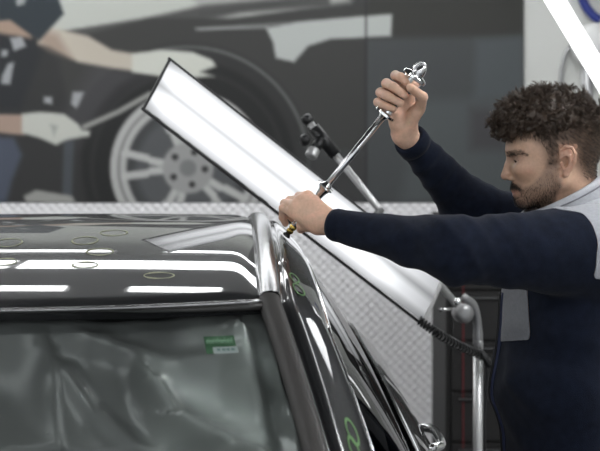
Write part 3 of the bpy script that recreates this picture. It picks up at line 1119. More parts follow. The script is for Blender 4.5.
# ------------------------------------------------------------------ the inspection lamp on its stand
def lamp():
    D = 3.42
    A, B = P(157, 84.0, D), P(434, 299.5, D + .20)             # ends of the long axis
    c = (A + B) / 2
    ax = (B - A) / 2
    L = np.linalg.norm(ax)
    ex = ax / L
    w = P(166, 57.6, D + .02) - P(145, 111.7, D - .02)
    ey = w - ex * (w @ ex) * .45
    ey /= np.linalg.norm(ey)
    ez = np.cross(ex, ey)
    if ez[1] > 0:
        ez = -ez
    hw = .0770
    root = empty('inspection_lamp', c)
    tag(root, 'long glowing white inspection lamp slanting down behind the man\'s hands', 'lamp')
    z0 = np.zeros(3)
    fr = MB()
    t = .006
    for s in (-1, 1):
        fr.obox(s * ey * hw - ez * .004, ex * (L + t), ey * t * .6, ez * .0055)
        fr.obox(s * ex * L - ez * .004, ex * t * .6, ey * hw, ez * .0055)
    fr.build('frame', M['black_plastic'], root, bevel=.002)
    MB().obox(-ez * .012, ex * L * .97, ey * hw * .8, ez * .006).build('back_shell', M['grey_metal'], root)
    me = [(-ex * L - ey * hw), (ex * L - ey * hw), (ex * L + ey * hw), (-ex * L + ey * hw)]
    nx_, ny_ = 24, 10
    rows = []
    for j in range(ny_ + 1):
        y = -1 + 2 * j / ny_
        rows.append([ex * L * (-1 + 2 * i / nx_) * .994 + ey * hw * .94 * y + ez * (.004 + .006 * (1 - y * y)) for i in range(nx_ + 1)])
    o = grid_mesh('diffuser', rows, M['diffuser'], root)
    uv = o.data.uv_layers.new(name='UVMap')
    for lp in o.data.loops:
        i = lp.vertex_index
        uv.data[lp.index].uv = ((i % (nx_ + 1)) / nx_, (i // (nx_ + 1)) / ny_)
    MB().obox(ex * (L - .004) + ez * .006, ex * .007, ey * hw * .96, ez * .004).build('end_cap', M['light_metal'], root, bevel=.003)
    # coiled supply lead
    ca = P(419, 320, 3.58)
    ctr = spline([ca, P(440, 335, 3.58), P(462, 347, 3.68), P(484, 356, 3.80)], 40)
    pts = []
    n = 560
    for i in range(n):
        tt = i / (n - 1) * 39
        k = min(int(tt), 38)
        p = ctr[k] + (ctr[k + 1] - ctr[k]) * (tt - k)
        a = i / n * 2 * math.pi * 22
        tg = ctr[k + 1] - ctr[k]
        tg = tg / np.linalg.norm(tg)
        e1 = np.cross(tg, (0, 1, 0))
        e1 /= np.linalg.norm(e1)
        e2 = np.cross(tg, e1)
        pts.append(p + (e1 * math.cos(a) + e2 * math.sin(a)) * .0105 - c)
    MB().tube(pts, .0034, 6).build('coiled_lead', M['black_plastic'], root, True)

    # stand: a post, a joint, a boom with a clamp at its head
    base = P(478, 340, 3.82)
    bx, by = base[0], base[1]
    sr = empty('lamp_stand', (bx, by, 0))
    tag(sr, 'grey lamp stand with a clamp on its boom, behind the inspection lamp', 'stand')
    o3 = np.array([bx, by, 0])
    J = P(463, 313, 3.80)
    H = P(309, 122, 3.82)
    top = P(478, 340, 3.82)[2]
    MB().tube([np.array([0, 0, .06]), np.array([0, 0, top])], .0145, 14).build('post', M['light_metal'], sr, True)
    MB().tube(spline([np.array([0, 0, top - .03]), np.array([-.002, 0, top + .05]), P(473, 305, 3.81) - o3, P(463, 297, 3.80) - o3], 16), [.0150] * 4 + [.0125] * 12, 12).build('elbow_bracket', M['grey_metal'], sr, True)
    MB().lathe([(-.03, .020), (-.026, .028), (.022, .028), (.03, .022), (.032, .012)], J - o3, (0.1, -1, .1), 24).build('joint', M['grey_metal'], sr, True)
    MB().lathe([(0, .011), (.012, .011), (.016, .006)], P(457, 302, 3.76) - o3, (0, -1, .3), 14).build('joint_bolt', M['chrome'], sr, True)
    MB().tube([P(452, 309, 3.75) - o3, P(440, 310, 3.73) - o3], .005, 8).build('lever', M['chrome'], sr, True)
    e = (H - J) / np.linalg.norm(H - J)
    MB().tube([J - o3 + e * .02, H - o3 + e * .012], .0105, 14).build('boom', M['light_metal'], sr, True)
    # clamp
    n = np.cross(e, (0, 1, 0))
    n /= np.linalg.norm(n)
    if n[2] > 0:
        n = -n
    n2 = P(300, 145, 3.7) - P(312, 130, 3.7)
    cl = MB()
    cl.tube([H - o3 - e * .02, H - o3 - e * .125], .0185, 16)
    cl.lathe([(0, .013), (.004, .016), (.022, .016), (.028, .010)], H - o3 - e * .004, e, 16)
    c1 = P(318, 144, 3.80)
    cl.tube([P(322, 139, 3.81) - o3, P(314, 150, 3.79) - o3], .016, 12)
    k = cl.build('clamp', M['black_plastic'], sr, True)
    MB().lathe([(0, .016), (.004, .018), (.024, .018), (.028, .014)], P(314.5, 149, 3.79) - o3, P(311, 156, 3.78) - P(314.5, 149, 3.79), 20).build('clamp_knob', M['light_metal'], k, True, auto=True)
    MB().lathe([(0, .010), (.010, .018), (.020, .018), (.026, .012)], P(309, 139, 3.79) - o3, P(301, 141, 3.78) - P(309, 139, 3.79), 10).build('wing_knob', M['black_plastic'], k, True)
    # bracket that carries the lamp
    mid = c + ex * L * .42 - ez * .018
    jj = J + e * ((mid - J) @ e)
    MB().tube([mid - o3, jj - o3], .012, 10).build('lamp_bracket', M['black_plastic'], sr)
    for a in range(5):
        t_ = 2 * math.pi * a / 5
        lg = MB().tube([(0, 0, .085), (.26 * math.cos(t_), .26 * math.sin(t_), .06)], .013, 8).build('leg', M['light_metal'], sr, True)
        MB().lathe([(-.012, .026), (.012, .026)], (.26 * math.cos(t_), .26 * math.sin(t_), .026), (-math.sin(t_), math.cos(t_), 0), 14).build('caster', M['black_plastic'], lg)
    # lead running on down beside the post
    lead = MB().tube(spline([P(486, 354, 3.80) - o3, P(487, 380, 3.82) - o3, P(484, 420, 3.82) - o3, P(485, 470, 3.82) - o3, P(484, 560, 3.82) - o3], 24), .0045, 8).build('lead', M['black_plastic'], sr, True)
    MB().tube(spline([P(480, 352, 3.79) - o3, P(485, 358, 3.78) - o3, P(490, 366, 3.78) - o3], 8), .011, 8).build('lead_clip', M['black_plastic'], sr, True)


# ------------------------------------------------------------------ other workshop things
def workshop():
    # tool cabinet behind the stand
    d = 4.7
    x0, x1 = P(446, 300, d)[0], P(530, 300, d)[0]
    zt = CZ - (222 - HY) / F * d
    r = empty('tool_cabinet', ((x0 + x1) / 2, d + .25, 0))
    tag(r, 'dark grey tool cabinet with thin red edging behind the lamp stand', 'cabinet')
    hx = (x1 - x0) / 2
    MB().box((-hx, -.24, .10), (hx, .25, zt)).build('body', M['cabinet'], r, bevel=.006)
    n = 6
    for k in range(n):
        za = .14 + (zt - .2) * k / n
        zb = .14 + (zt - .2) * (k + 1) / n - .012
        dr = MB().box((-hx + .02, -.255, za), (hx - .02, -.24, zb)).build('drawer', M['cabinet'], r, bevel=.003)
        MB().tube([(-hx * .7, -.262, zb - .02), (hx * .7, -.262, zb - .02)], .006, 8).build('drawer_handle', M['black_plastic'], dr)
    MB().box((-hx * .62, -.2575, .14), (-hx * .57, -.2548, zt - .02)).build('red_edging', M['red'], r)
    for sx in (-1, 1):
        for sy in (-1, 1):
            MB().lathe([(-.02, .05), (.02, .05)], (sx * (hx - .06), sy * .18, .05), (1, 0, 0), 16).build('caster', M['tyre'], r)
    # slanting tube light on a stand behind the man
    d = 4.6
    a, b = P(531, -40, d), P(662, 178, d)
    ax = (b - a) / 2
    c = (a + b) / 2
    L = np.linalg.norm(ax)
    e = ax / L
    r = empty('slanting_tube_light', (c[0], d + .12, 0))
    tag(r, 'bright white slanting tube light behind the man\'s head', 'lamp')
    o3 = np.array([c[0], d + .12, 0])
    MB().tube([a - o3 + e * .02, b - o3 - e * .02], .032, 20).build('tube', M['light_bar'], r, True)
    for q in (a, b):
        MB().tube([q - o3 - e * .02, q - o3 + e * .02], .035, 20).build('end_cap', M['white_plastic'], r)
    MB().tube([c - o3, np.array([0, 0, c[2]])], .014, 10).build('bracket', M['grey_metal'], r)
    MB().tube([np.array([0, 0, c[2]]), np.array([0, 0, .03])], .016, 12).build('post', M['grey_metal'], r, True)
    MB().lathe([(0, .22), (.02, .215), (.03, .05)], (0, 0, 0), (0, 0, 1), 28).build('base', M['grey_metal'], r, True)
    # round hose reel on the wall, blue strap above it, grey cable loop
    d = WY - .10
    p = P(596, 46, d)
    r = empty('hose_reel', (p[0], WY, p[2]))
    tag(r, 'round white reel on the white wall beside the slanting tube light', 'reel')
    MB().lathe([(0, .05), (.02, .05), (.03, .10), (.05, .105), (.11, .105), (.13, .09), (.135, .03)], (0, 0, 0), (0, -1, 0), 32).build('drum', M['white_plastic'], r, True)
    MB().box((-.05, -.03, -.18), (.05, 0, .05)).build('bracket', M['light_metal'], r)
    p = P(590, 10, WY - .05)
    r = MB().tube(spline([P(572, -40, WY - .03) - p, P(583, 0, WY - .03) - p, P(592, 14, WY - .04) - p, P(600, 20, WY - .04) - p], 14), .021, 12).build('blue_hose', M['blue'], None, True, loc=p)
    tag(r, 'thick blue hose running down the white wall to the reel', 'hose')
    p = P(565, 70, WY - .02)
    r = MB().tube(spline([P(570, 46, WY - .012) - p, P(564, 58, WY - .012) - p, P(561, 78, WY - .012) - p, P(562, 100, WY - .012) - p, P(565, 140, WY - .012) - p], 20), .009, 8).build('grey_cable', M['grey_metal'], None, True, loc=p)
    tag(r, 'thin grey cable hanging on the white wall above the man\'s hair', 'cable')
    # ceiling tubes
    first = None
    k = 0
    ys = TUBES
    for y, segs, w in ys:
        for (xa, xb) in segs:
            tl = empty('ceiling_light', ((xa + xb) / 2, y, TUBE_Z))
            h = (xb - xa) / 2
            MB().box((-h - .02, -w - .02, .012), (h + .02, w + .02, .07)).build('housing', M['white_plastic'], tl)
            MB().box((-h, -w, 0), (h, w, .011)).build('diffuser', M['tube'], tl)
            for q in (-1, 1):
                MB().tube([(q * h * .8, 0, .06), (q * h * .8, 0, 3.7 - TUBE_Z)], .004, 6).build('hanger', M['grey_metal'], tl)
            tag(tl, 'white ceiling light box hanging above the car', 'lamp', 'ceiling light boxes')
    for xs_, (ya, yb), w in SIDE_TUBES:
        tl = empty('ceiling_light', (xs_, (ya + yb) / 2, TUBE_Z))
        h = (yb - ya) / 2
        MB().box((-w - .02, -h - .02, .012), (w + .02, h + .02, .07)).build('housing', M['white_plastic'], tl)
        MB().box((-w, -h, 0), (w, h, .011)).build('diffuser', M['tube'], tl)
        for q in (-1, 1):
            MB().tube([(0, q * h * .8, .06), (0, q * h * .8, 3.7 - TUBE_Z)], .004, 6).build('hanger', M['grey_metal'], tl)
        tag(tl, 'white ceiling light box hanging above the car', 'lamp', 'ceiling light boxes')


SIDE_TUBES = [(1.25, (.3, 2.0), .07), (1.25, (2.3, 4.4), .07)]
TUBE_Z = 2.8
TUBES = [(4.23, ((-2.6, -.82), (-.58, -.24)), .05), (4.90, ((-3.2, -1.15), (-1.10, 1.3)), .14), (5.52, ((-3.0, -.82), (-.56, 1.1)), .05),
         (2.5, ((-3.0, -1.2), (1.0, 2.9)), .20), (.4, ((-2.6, -.4), (.2, 2.4)), .10)]  # unseen rows over the front; wide row enlarged to add light from above


# ------------------------------------------------------------------ the slide hammer
TOP, TIP = P(421, 70, 2.70), P(286, 236, 2.762)


def hammer():
    ax = TOP - TIP
    L = np.linalg.norm(ax)
    ax = ax / L
    r = empty('slide_hammer', TIP)
    tag(r, 'chrome slide hammer held in both hands of the man, its tip on the roof edge', 'tool')
    z = np.zeros(3)

    def S(px):
        return (px - 286) / 135.0 * L
    MB().lathe([(0, .0085), (.004, .0088), (.006, .006), (.010, .005)], z, ax, 20).build('pull_tab', M['black_plastic'], r, True)
    MB().lathe([(.009, .0055), (.012, .0078), (.016, .0078), (.018, .006), (.021, .0078), (.027, .0078), (.030, .006)], z, ax, 20).build('brass_adapter', M['brass'], r, True, auto=True)
    MB().lathe([(.029, .008), (.031, .0098), (.047, .0098), (.052, .0065)], z, ax, 28, {1: (9, .12), 2: (9, .12)}).build('knurled_nut', M['chrome'], r, True, auto=True)
    MB().lathe([(.05, .0070), (S(384), .0070)], z, ax, 20).build('shaft', M['steel'], r, True)
    g = S(326)
    MB().lathe([(g - .030, .0075), (g - .022, .0085), (g - .010, .0105), (g - .003, .0135), (g, .0215), (g + .003, .0215), (g + .005, .012), (g + .012, .008)], z, ax, 32,
               {4: (3, .22), 5: (3, .22)}).build('stop_flange', M['chrome'], r, True, auto=True)
    f1, f2 = S(385.7), S(415.5)
    MB().lathe([(f1 - .010, .0085), (f1 - .004, .012), (f1 - .002, .0235), (f1 + .003, .0235), (f1 + .006, .014), (f1 + .012, .0125)], z, ax, 36, {2: (6, .10), 3: (6, .10)}).build('lower_flange', M['chrome'], r, True, auto=True)
    MB().lathe([(f1 + .010, .0125), (f2 - .040, .0125), (f2 - .036, .014)], z, ax, 24).build('grip', M['steel'], r, True)
    MB().lathe([(f2 - .040, .0125), (f2 - .034, .0165), (f2 - .006, .0215)], z, ax, 36, {1: (12, .10), 2: (12, .10)}).build('fluted_collar', M['chrome'], r, True, auto=True)
    MB().lathe([(f2 - .006, .0225), (f2 - .004, .0285), (f2 + .002, .0285), (f2 + .005, .0225), (f2 + .008, .013)], z, ax, 40, {1: (5, .13), 2: (5, .13)}).build('upper_flange', M['chrome'], r, True, auto=True)
    MB().lathe([(f2 + .006, .012), (f2 + .010, .0135), (f2 + .020, .0118), (f2 + .028, .008), (f2 + .030, .004)], z, ax, 24).build('end_knob', M['steel'], r, True)
    t1 = np.cross(ax, (0, 1, 0))
    t1 /= np.linalg.norm(t1)
    cc = ax * (f2 + .018) + t1 * .004
    pts = [cc + ax * .0145 * math.cos(a) + t1 * .0105 * math.sin(a) - np.array([0, .003, 0]) for a in np.linspace(-2.2, 2.2, 24)]
    MB().tube(pts, .0032, 10).build('end_eye', M['chrome'], r, True)


# ------------------------------------------------------------------ the man
HD = 2.75
SKIN = np.array([0.60, 0.385, 0.275])


def H_(px, py, dy=0.0):
    """head/neck landmark: on the head's mid plane, moved dy along depth"""
    p = P(px, py, HD - abs(dy))
    p[1] = HD + dy
    return p


def head_sdf(p):
    # skull
    d = s_ell(p, H_(556.5, 138), (.0985, .076, .090))
    d = smin(d, s_ell(p, H_(528, 150), (.042, .058, .050)), .03)
    # face
    d = smin(d, s_ell(p, H_(536, 172), (.050, .054, .066)), .03)
    for s in (-1, 1):
        d = smin(d, s_cap(p, H_(560, 180, s * .053), H_(526, 198, s * .020), .021, .017), .022)     # jaw
        d = smin(d, s_ell(p, H_(526, 169, s * .040), (.024, .018, .017)), .018)                       # cheekbone
        d = smin(d, s_cap(p, H_(513, 151.0, s * .008), H_(519, 151.5, s * .040), .0085, .008), .010)    # brow
    d = smin(d, s_ell(p, H_(524.5, 200), (.0165, .020, .015)), .014)        # chin
    d = smin(d, s_ell(p, H_(521, 189), (.017, .024, .020)), .014)         # muzzle
    # eye sockets
    for s in (-1, 1):
        d = smax(d, -s_ell(p, H_(511, 159.5, s * .030), (.011, .017, .010)), .012)
    # nose
    d = smin(d, chain(p, [H_(513.0, 154.5), H_(508.3, 165), H_(505.3, 175.6)], [.0062, .0075, .0096], .004), .008)
    for s in (-1, 1):
        d = smin(d, s_ell(p, H_(511, 177.5, s * .011), (.0095, .0062, .0068)), .005)
        d = smax(d, -s_ell(p, H_(508.5, 181.2, s * .006), (.0055, .0028, .003)), .002)
    # lips
    for s in (-1, 1):
        d = smin(d, s_cap(p, H_(514.0, 189.5, s * .002), H_(520, 191.8, s * .022), .0052, .0028), .005)
        d = smin(d, s_cap(p, H_(516.2, 195.6, s * .002), H_(520.5, 193.6, s * .020), .0058, .0030), .005)
        d = smax(d, -s_cap(p, H_(511.5, 192.4, s * .001), H_(518.3, 192.8, s * .021), .0013, .0011), .002)
    d = smax(d, -s_ell(p, H_(511.2, 199.5), (.008, .016, .0045)), .008)      # hollow under the lip
    # lids
    for s in (-1, 1):
        e = s_sphere(p, H_(521.3, 159.6, s * .031), .0120)
        d = smin(d, e, .004)
        d = smin(d, s_cap(p, H_(515.5, 159.2, s * .020), H_(519.5, 160.0, s * .044), .0042, .003), .004)
        d = smax(d, -s_cap(p, H_(514.2, 161.7, s * .024), H_(518.4, 161.5, s * .042), .0009, .0007), .0015)  # slit
        d = smax(d, -s_cap(p, H_(513.0, 155.0, s * .024), H_(519.4, 155.4, s * .044), .0020, .0016), .005)   # lid crease
    # neck
    d = smin(d, s_cap(p, H_(571, 182), H_(588, 246), .052, .062), .03)
    d = smin(d, s_cap(p, H_(556, 196), H_(566, 226), .034, .034), .03)
    # ears
    for s in (-1, 1):
        y = s * .0775
        o = [H_(560.5, 158, y * .985), H_(561, 150.5, y * 1.03), H_(566, 146.6, y * 1.10), H_(572, 148, y * 1.16), H_(575.3, 154, y * 1.19), H_(574.6, 162, y * 1.17), H_(570.5, 169.5, y * 1.09), H_(566, 174.5, y * 1.02)]
        d = smin(d, s_ell(p, H_(567.8, 160, y * 1.02), (.0125, .0058, .026)), .006)
        d = smin(d, chain(p, o, [.0030, .0034, .0036, .0036, .0036, .0034, .0036, .0052], .002), .003)
        d = smax(d, -s_ell(p, H_(566.2, 162.0, y * 1.14), (.0080, .0185, .0120)), .003)
        d = smax(d, -s_ell(p, H_(569.0, 152.8, y * 1.17), (.0062, .0055, .0058)), .004)
        d = smin(d, chain(p, [H_(570.5, 156, y * 1.10), H_(571.2, 162, y * 1.10), H_(568.5, 168.5, y * 1.06)], [.0028, .0030, .0030], .002), .003)
        d = smin(d, s_cap(p, H_(561.5, 163.5, y * 1.04), H_(562.3, 167.5, y * 1.03), .0034, .003), .004)
        d = smin(d, s_sphere(p, H_(565.5, 174.5, y * 1.01), .0058), .005)
    return d


def rhand_sdf(p):
    """right hand round the slide hammer grip: palm towards the camera, tips wrapped in front of the rod"""
    W_ = P(405, 135, 2.775)
    d = None
    fing = [([(410, 86, 2.752), (395.5, 75.5, 2.728), (400.5, 77.0, 2.696), (406.0, 82.0, 2.690)], (.0108, .0102, .0094, .0080)),
            ([(403, 93, 2.757), (386.5, 83.5, 2.724), (393.0, 86.5, 2.690), (404.5, 95.0, 2.680)], (.0110, .0105, .0096, .0082)),
            ([(397, 101, 2.757), (380.5, 92.5, 2.726), (387.5, 96.0, 2.692), (400.5, 103.0, 2.683)], (.0108, .0102, .0094, .0080)),
            ([(392, 110, 2.757), (377.5, 102.0, 2.732), (383.0, 104.5, 2.703), (393.5, 108.8, 2.692)], (.0098, .0086, .0077, .0068))]
    for pts, rs in fing:
        q = [P(*a) for a in pts]
        e = chain(p, q, rs, .003)
        d = e if d is None else smin(d, e, .0016)
    palm = None
    for (pts, rs), wx in zip(fing, ((408, 128), (405, 130), (402, 131), (399, 131))):
        e = s_cap(p, P(wx[0], wx[1], 2.768), P(*pts[0]), .0145, .0118)
        palm = e if palm is None else smin(palm, e, .012)
    # ball of the thumb, then the thumb up the near right side
    th = [P(407, 127, 2.752), P(419.5, 108, 2.728), P(422.5, 97, 2.698), P(410.5, 87.5, 2.668)]
    palm = smin(palm, s_cap(p, th[0], P(416, 112, 2.732), .0155, .0150), .012)
    palm = smin(palm, s_cap(p, P(396, 124, 2.754), P(394, 114, 2.748), .0135, .012), .012)
    palm = smin(palm, chain(p, th[1:], (.0128, .0108, .0090), .004), .007)
    d = smin(d, palm, .0016)
    d = smin(d, s_cap(p, W_, P(407, 126, 2.764), .0250, .021), .016)
    d = smin(d, s_cap(p, W_, P(430, 162, 2.84), .0245, .027), .012)
    return d


def lhand_sdf(p):
    """left hand round the lower shaft: back of the hand towards the camera, fingers curling away"""
    W_ = P(327, 222, 2.655)
    fing = [([(308.0, 196.5, 2.700), (299, 196.5, 2.742), (304.0, 200.0, 2.768), (311.0, 205.0, 2.758)], (.0112, .0096, .0086, .0076)),
            ([(301.5, 200.0, 2.692), (290.0, 200.5, 2.733), (296.0, 206.0, 2.765), (303.5, 211.0, 2.762)], (.0114, .0098, .0088, .0078)),
            ([(296.0, 205.5, 2.688), (284.6, 203.5, 2.722), (286.5, 213.0, 2.756), (293.5, 219.5, 2.764)], (.0110, .0094, .0086, .0077)),
            ([(293.0, 212.5, 2.690), (283.2, 208.0, 2.710), (282.6, 217.5, 2.730), (285.5, 223.5, 2.744)], (.0100, .0088, .0080, .0070))]
    d = None
    for pts, rs in fing:
        e = chain(p, [P(*a) for a in pts], rs, .003)
        d = e if d is None else smin(d, e, .0018)
    palm = None
    for (pts, rs), w in zip(fing, ((323, 212), (321, 217), (319, 222), (317, 226))):
        e = s_cap(p, P(w[0], w[1], 2.662), P(*pts[0]), .0165, .0122)
        palm = e if palm is None else smin(palm, e, .014)
    palm = smin(palm, s_cap(p, P(318, 226, 2.672), P(302, 225, 2.700), .0160, .0120), .012)
    palm = smin(palm, s_cap(p, P(311, 222, 2.690), P(301, 229, 2.716), .0130, .0095), .010)
    # thumb along the far side of the shaft
    palm = smin(palm, chain(p, [P(322, 210, 2.684), P(314, 201, 2.720), P(307, 197, 2.752), P(299, 203, 2.776)], (.0145, .0125, .0105, .0085), .005), .008)
    d = smin(d, palm, .006)
    d = smin(d, s_cap(p, W_, P(318, 219, 2.664), .0225, .0200), .016)
    d = smin(d, s_cap(p, W_, P(365, 228, 2.59), .0225, .024), .012)
    return d


LA = [P(592, 252, 2.585), P(455, 250, 2.475), P(334, 224.5, 2.645)]       # left shoulder, elbow, cuff
RA = [P(560, 244, 2.90), P(468, 206, 2.93), P(409, 138.5, 2.79)]
def warp(p):
    q = p * 9.0
    return np.stack([np.sin(q[:, 1] * 1.3 + 1.7 * np.sin(q[:, 2] * .9)), np.sin(q[:, 2] * 1.2 + 1.4 * np.sin(q[:, 0])), np.sin(q[:, 0] * 1.1 + 1.3 * np.sin(q[:, 1]))], 1)


def folds(p, axis, freq, amp, w=.35):
    wv = warp(p)
    t = (p @ np.asarray(axis)) * freq + w * 3 * wv[:, 0] + w * 2 * wv[:, 1]
    s = .5 + .5 * np.sin(t)
    return amp * (s ** 2 - .4) * (.6 + .4 * wv[:, 2])


def larm_sdf(p):
    d = smin(s_cap(p, LA[0], LA[1], .094, .060), s_cap(p, LA[1], LA[2], .060, .0310), .03)
    a = LA[0] - LA[1]
    a = a / np.linalg.norm(a)
    d = d - folds(p, (a * .75 + np.array([0, 0, .66])), 150, .0042, .5) * np.clip((p[:, 0] - .10) * 6, .15, 1) - folds(p, (.5, .3, -.8), 90, .0042, .5)
    return d


def rarm_sdf(p):
    d = smin(s_cap(p, RA[0], RA[1], .078, .058), s_cap(p, RA[1], RA[2], .058, .0325), .03)
    return d - folds(p, (.75, .2, -.65), 140, .0052, .5)


def torso_sdf(p, g=0.0):
    q = p.copy()
    q[:, 1] = HD + (p[:, 1] - HD) * .62
    d = s_cap(q, P(564, 290, HD), P(557, 380, HD), .120, .126)
    d = smin(d, s_cap(q, P(557, 380, HD), P(571, 520, HD), .126, .124), .04)
    d = smin(d, s_cap(q, P(583, 250, HD), P(562, 310, HD), .088, .115), .04)
    d = smin(d, s_cap(p, P(594, 246, 2.60), P(592, 244, 2.90), .072), .05)
    d = smin(d, s_cap(p, P(583, 222, HD), P(587, 262, HD), .074, .10), .05)
    return d - folds(p, (.25, .2, 1.0), 58, .0075, .6) - folds(p, (.7, .6, -.5), 46, .0075, .6)


def zcut(p, z):
    return z - p[:, 2]


def jacket_sdf(p):
    la, ra, t = larm_sdf(p), rarm_sdf(p), torso_sdf(p)
    la = smax(la, ((LA[2] - P(372, 228, 2.60)) @ (p - LA[2]).T) / np.linalg.norm(LA[2] - P(372, 228, 2.60)), .006)
    e = (RA[2] - RA[1]) / np.linalg.norm(RA[2] - RA[1])
    ra = smax(ra, (p - RA[2]) @ e, .006)
    d = smin(smin(t, la, .022), ra, .03)
    d = smax(d, zcut(p, CZ - (585 - HY) / F * HD), .01)
    # neck opening
    d = smax(d, -s_cap(p, P(560, 196, HD), P(578, 236, HD), .074, .060), .008)
    return d


def strands(name, roots, normals, length, n_seg, rad, curl, freq, bias, m, parent, seed=1, taper=.3, droop=0.0, clump=1, jit=.0009):
    r = np.random.RandomState(seed)
    N0 = len(roots)
    N = N0 * clump
    if np.ndim(bias) == 2:
        bias = np.repeat(bias, clump, 0)
    roots, normals = np.repeat(roots, clump, 0), np.repeat(normals, clump, 0)
    jt = r.randn(N, 3) * jit
    roots = roots + jt - normals * (jt * normals).sum(1)[:, None]

    def rnd():
        return np.clip(np.repeat(r.rand(N0), clump) + (.12 * r.randn(N) if clump > 1 else 0), 0, 1)
    nr = normals + bias
    nr /= np.linalg.norm(nr, axis=1)[:, None]
    t1 = np.cross(nr, np.repeat(r.randn(N0, 3), clump, 0))
    t1 /= np.linalg.norm(t1, axis=1)[:, None]
    t2 = np.cross(nr, t1)
    Ls = (np.repeat(length, clump) if np.ndim(length) else np.full(N, length)) * (.7 + .6 * rnd())
    ph = np.repeat(r.rand(N0) * 6.28, clump)
    fr = freq * (.7 + .6 * rnd()) * np.repeat(np.where(r.rand(N0) < .5, -1, 1), clump)
    cu = curl * (.5 + rnd())
    S_ = np.linspace(0, 1, n_seg + 1)
    pts = np.empty((N, n_seg + 1, 3))
    for i, s in enumerate(S_):
        rr = (cu * min(1, s * 2.5))[:, None]
        a = (ph + fr * s)[:, None]
        pts[:, i] = roots + nr * (Ls * s)[:, None] + (t1 * np.cos(a) + t2 * np.sin(a)) * rr - (t1 * np.cos(ph)[:, None] + t2 * np.sin(ph)[:, None]) * rr * 0
        pts[:, i, 2] -= droop * s * s
    tan = np.gradient(pts, axis=1)
    tan /= np.linalg.norm(tan, axis=2)[..., None] + 1e-12
    x = np.cross(tan, t1[:, None, :])
    x /= np.linalg.norm(x, axis=2)[..., None] + 1e-9
    y = np.cross(tan, x)
    rd = rad * (1 - (1 - taper) * S_)[None, :, None]
    V = np.stack([pts + (x * math.cos(a) + y * math.sin(a)) * rd for a in (0, 2.094, 4.189)], 2)     # N, seg+1, 3, 3
    V = V.reshape(-1, 3)
    base = (np.arange(N)[:, None, None] * (n_seg + 1) + np.arange(n_seg)[None, :, None]) * 3
    k = np.arange(3)[None, None, :]
    k2 = (k + 1) % 3
    f = np.stack([base + k, base + k2, base + 3 + k2, base + 3 + k], -1).reshape(-1, 4)
    return mesh_np(name, V, f, m, parent, True)


def px_of(v):
    return 300 + v[:, 0] / v[:, 1] * F, HY + (CZ - v[:, 2]) / v[:, 1] * F


def hpx(v):
    """head-side coordinates in the mid-plane's pixel scale"""
    dd = HD - np.abs(v[:, 1] - HD)
    return 300 + v[:, 0] / dd * F, HY + (CZ - v[:, 2]) / dd * F


HAIRLINE = [(498, 60), (640, 60), (640, 188), (596, 188), (584, 176), (578, 160), (577, 150), (570, 143.5), (561, 144.5), (557.5, 152), (556, 164), (548, 164), (546, 150), (541, 143), (532, 137), (522, 137.5), (512, 141), (500, 141)]
BEARD = [(557, 160), (548, 160), (546, 168), (541, 176), (534, 183), (529, 186.5), (523, 188), (520, 184.5), (513.5, 182.6), (510, 184), (509, 190.5), (514, 191), (520.5, 192), (517.5, 196), (513, 199), (510, 212), (556, 216), (556, 196), (562, 184), (558.5, 174)]


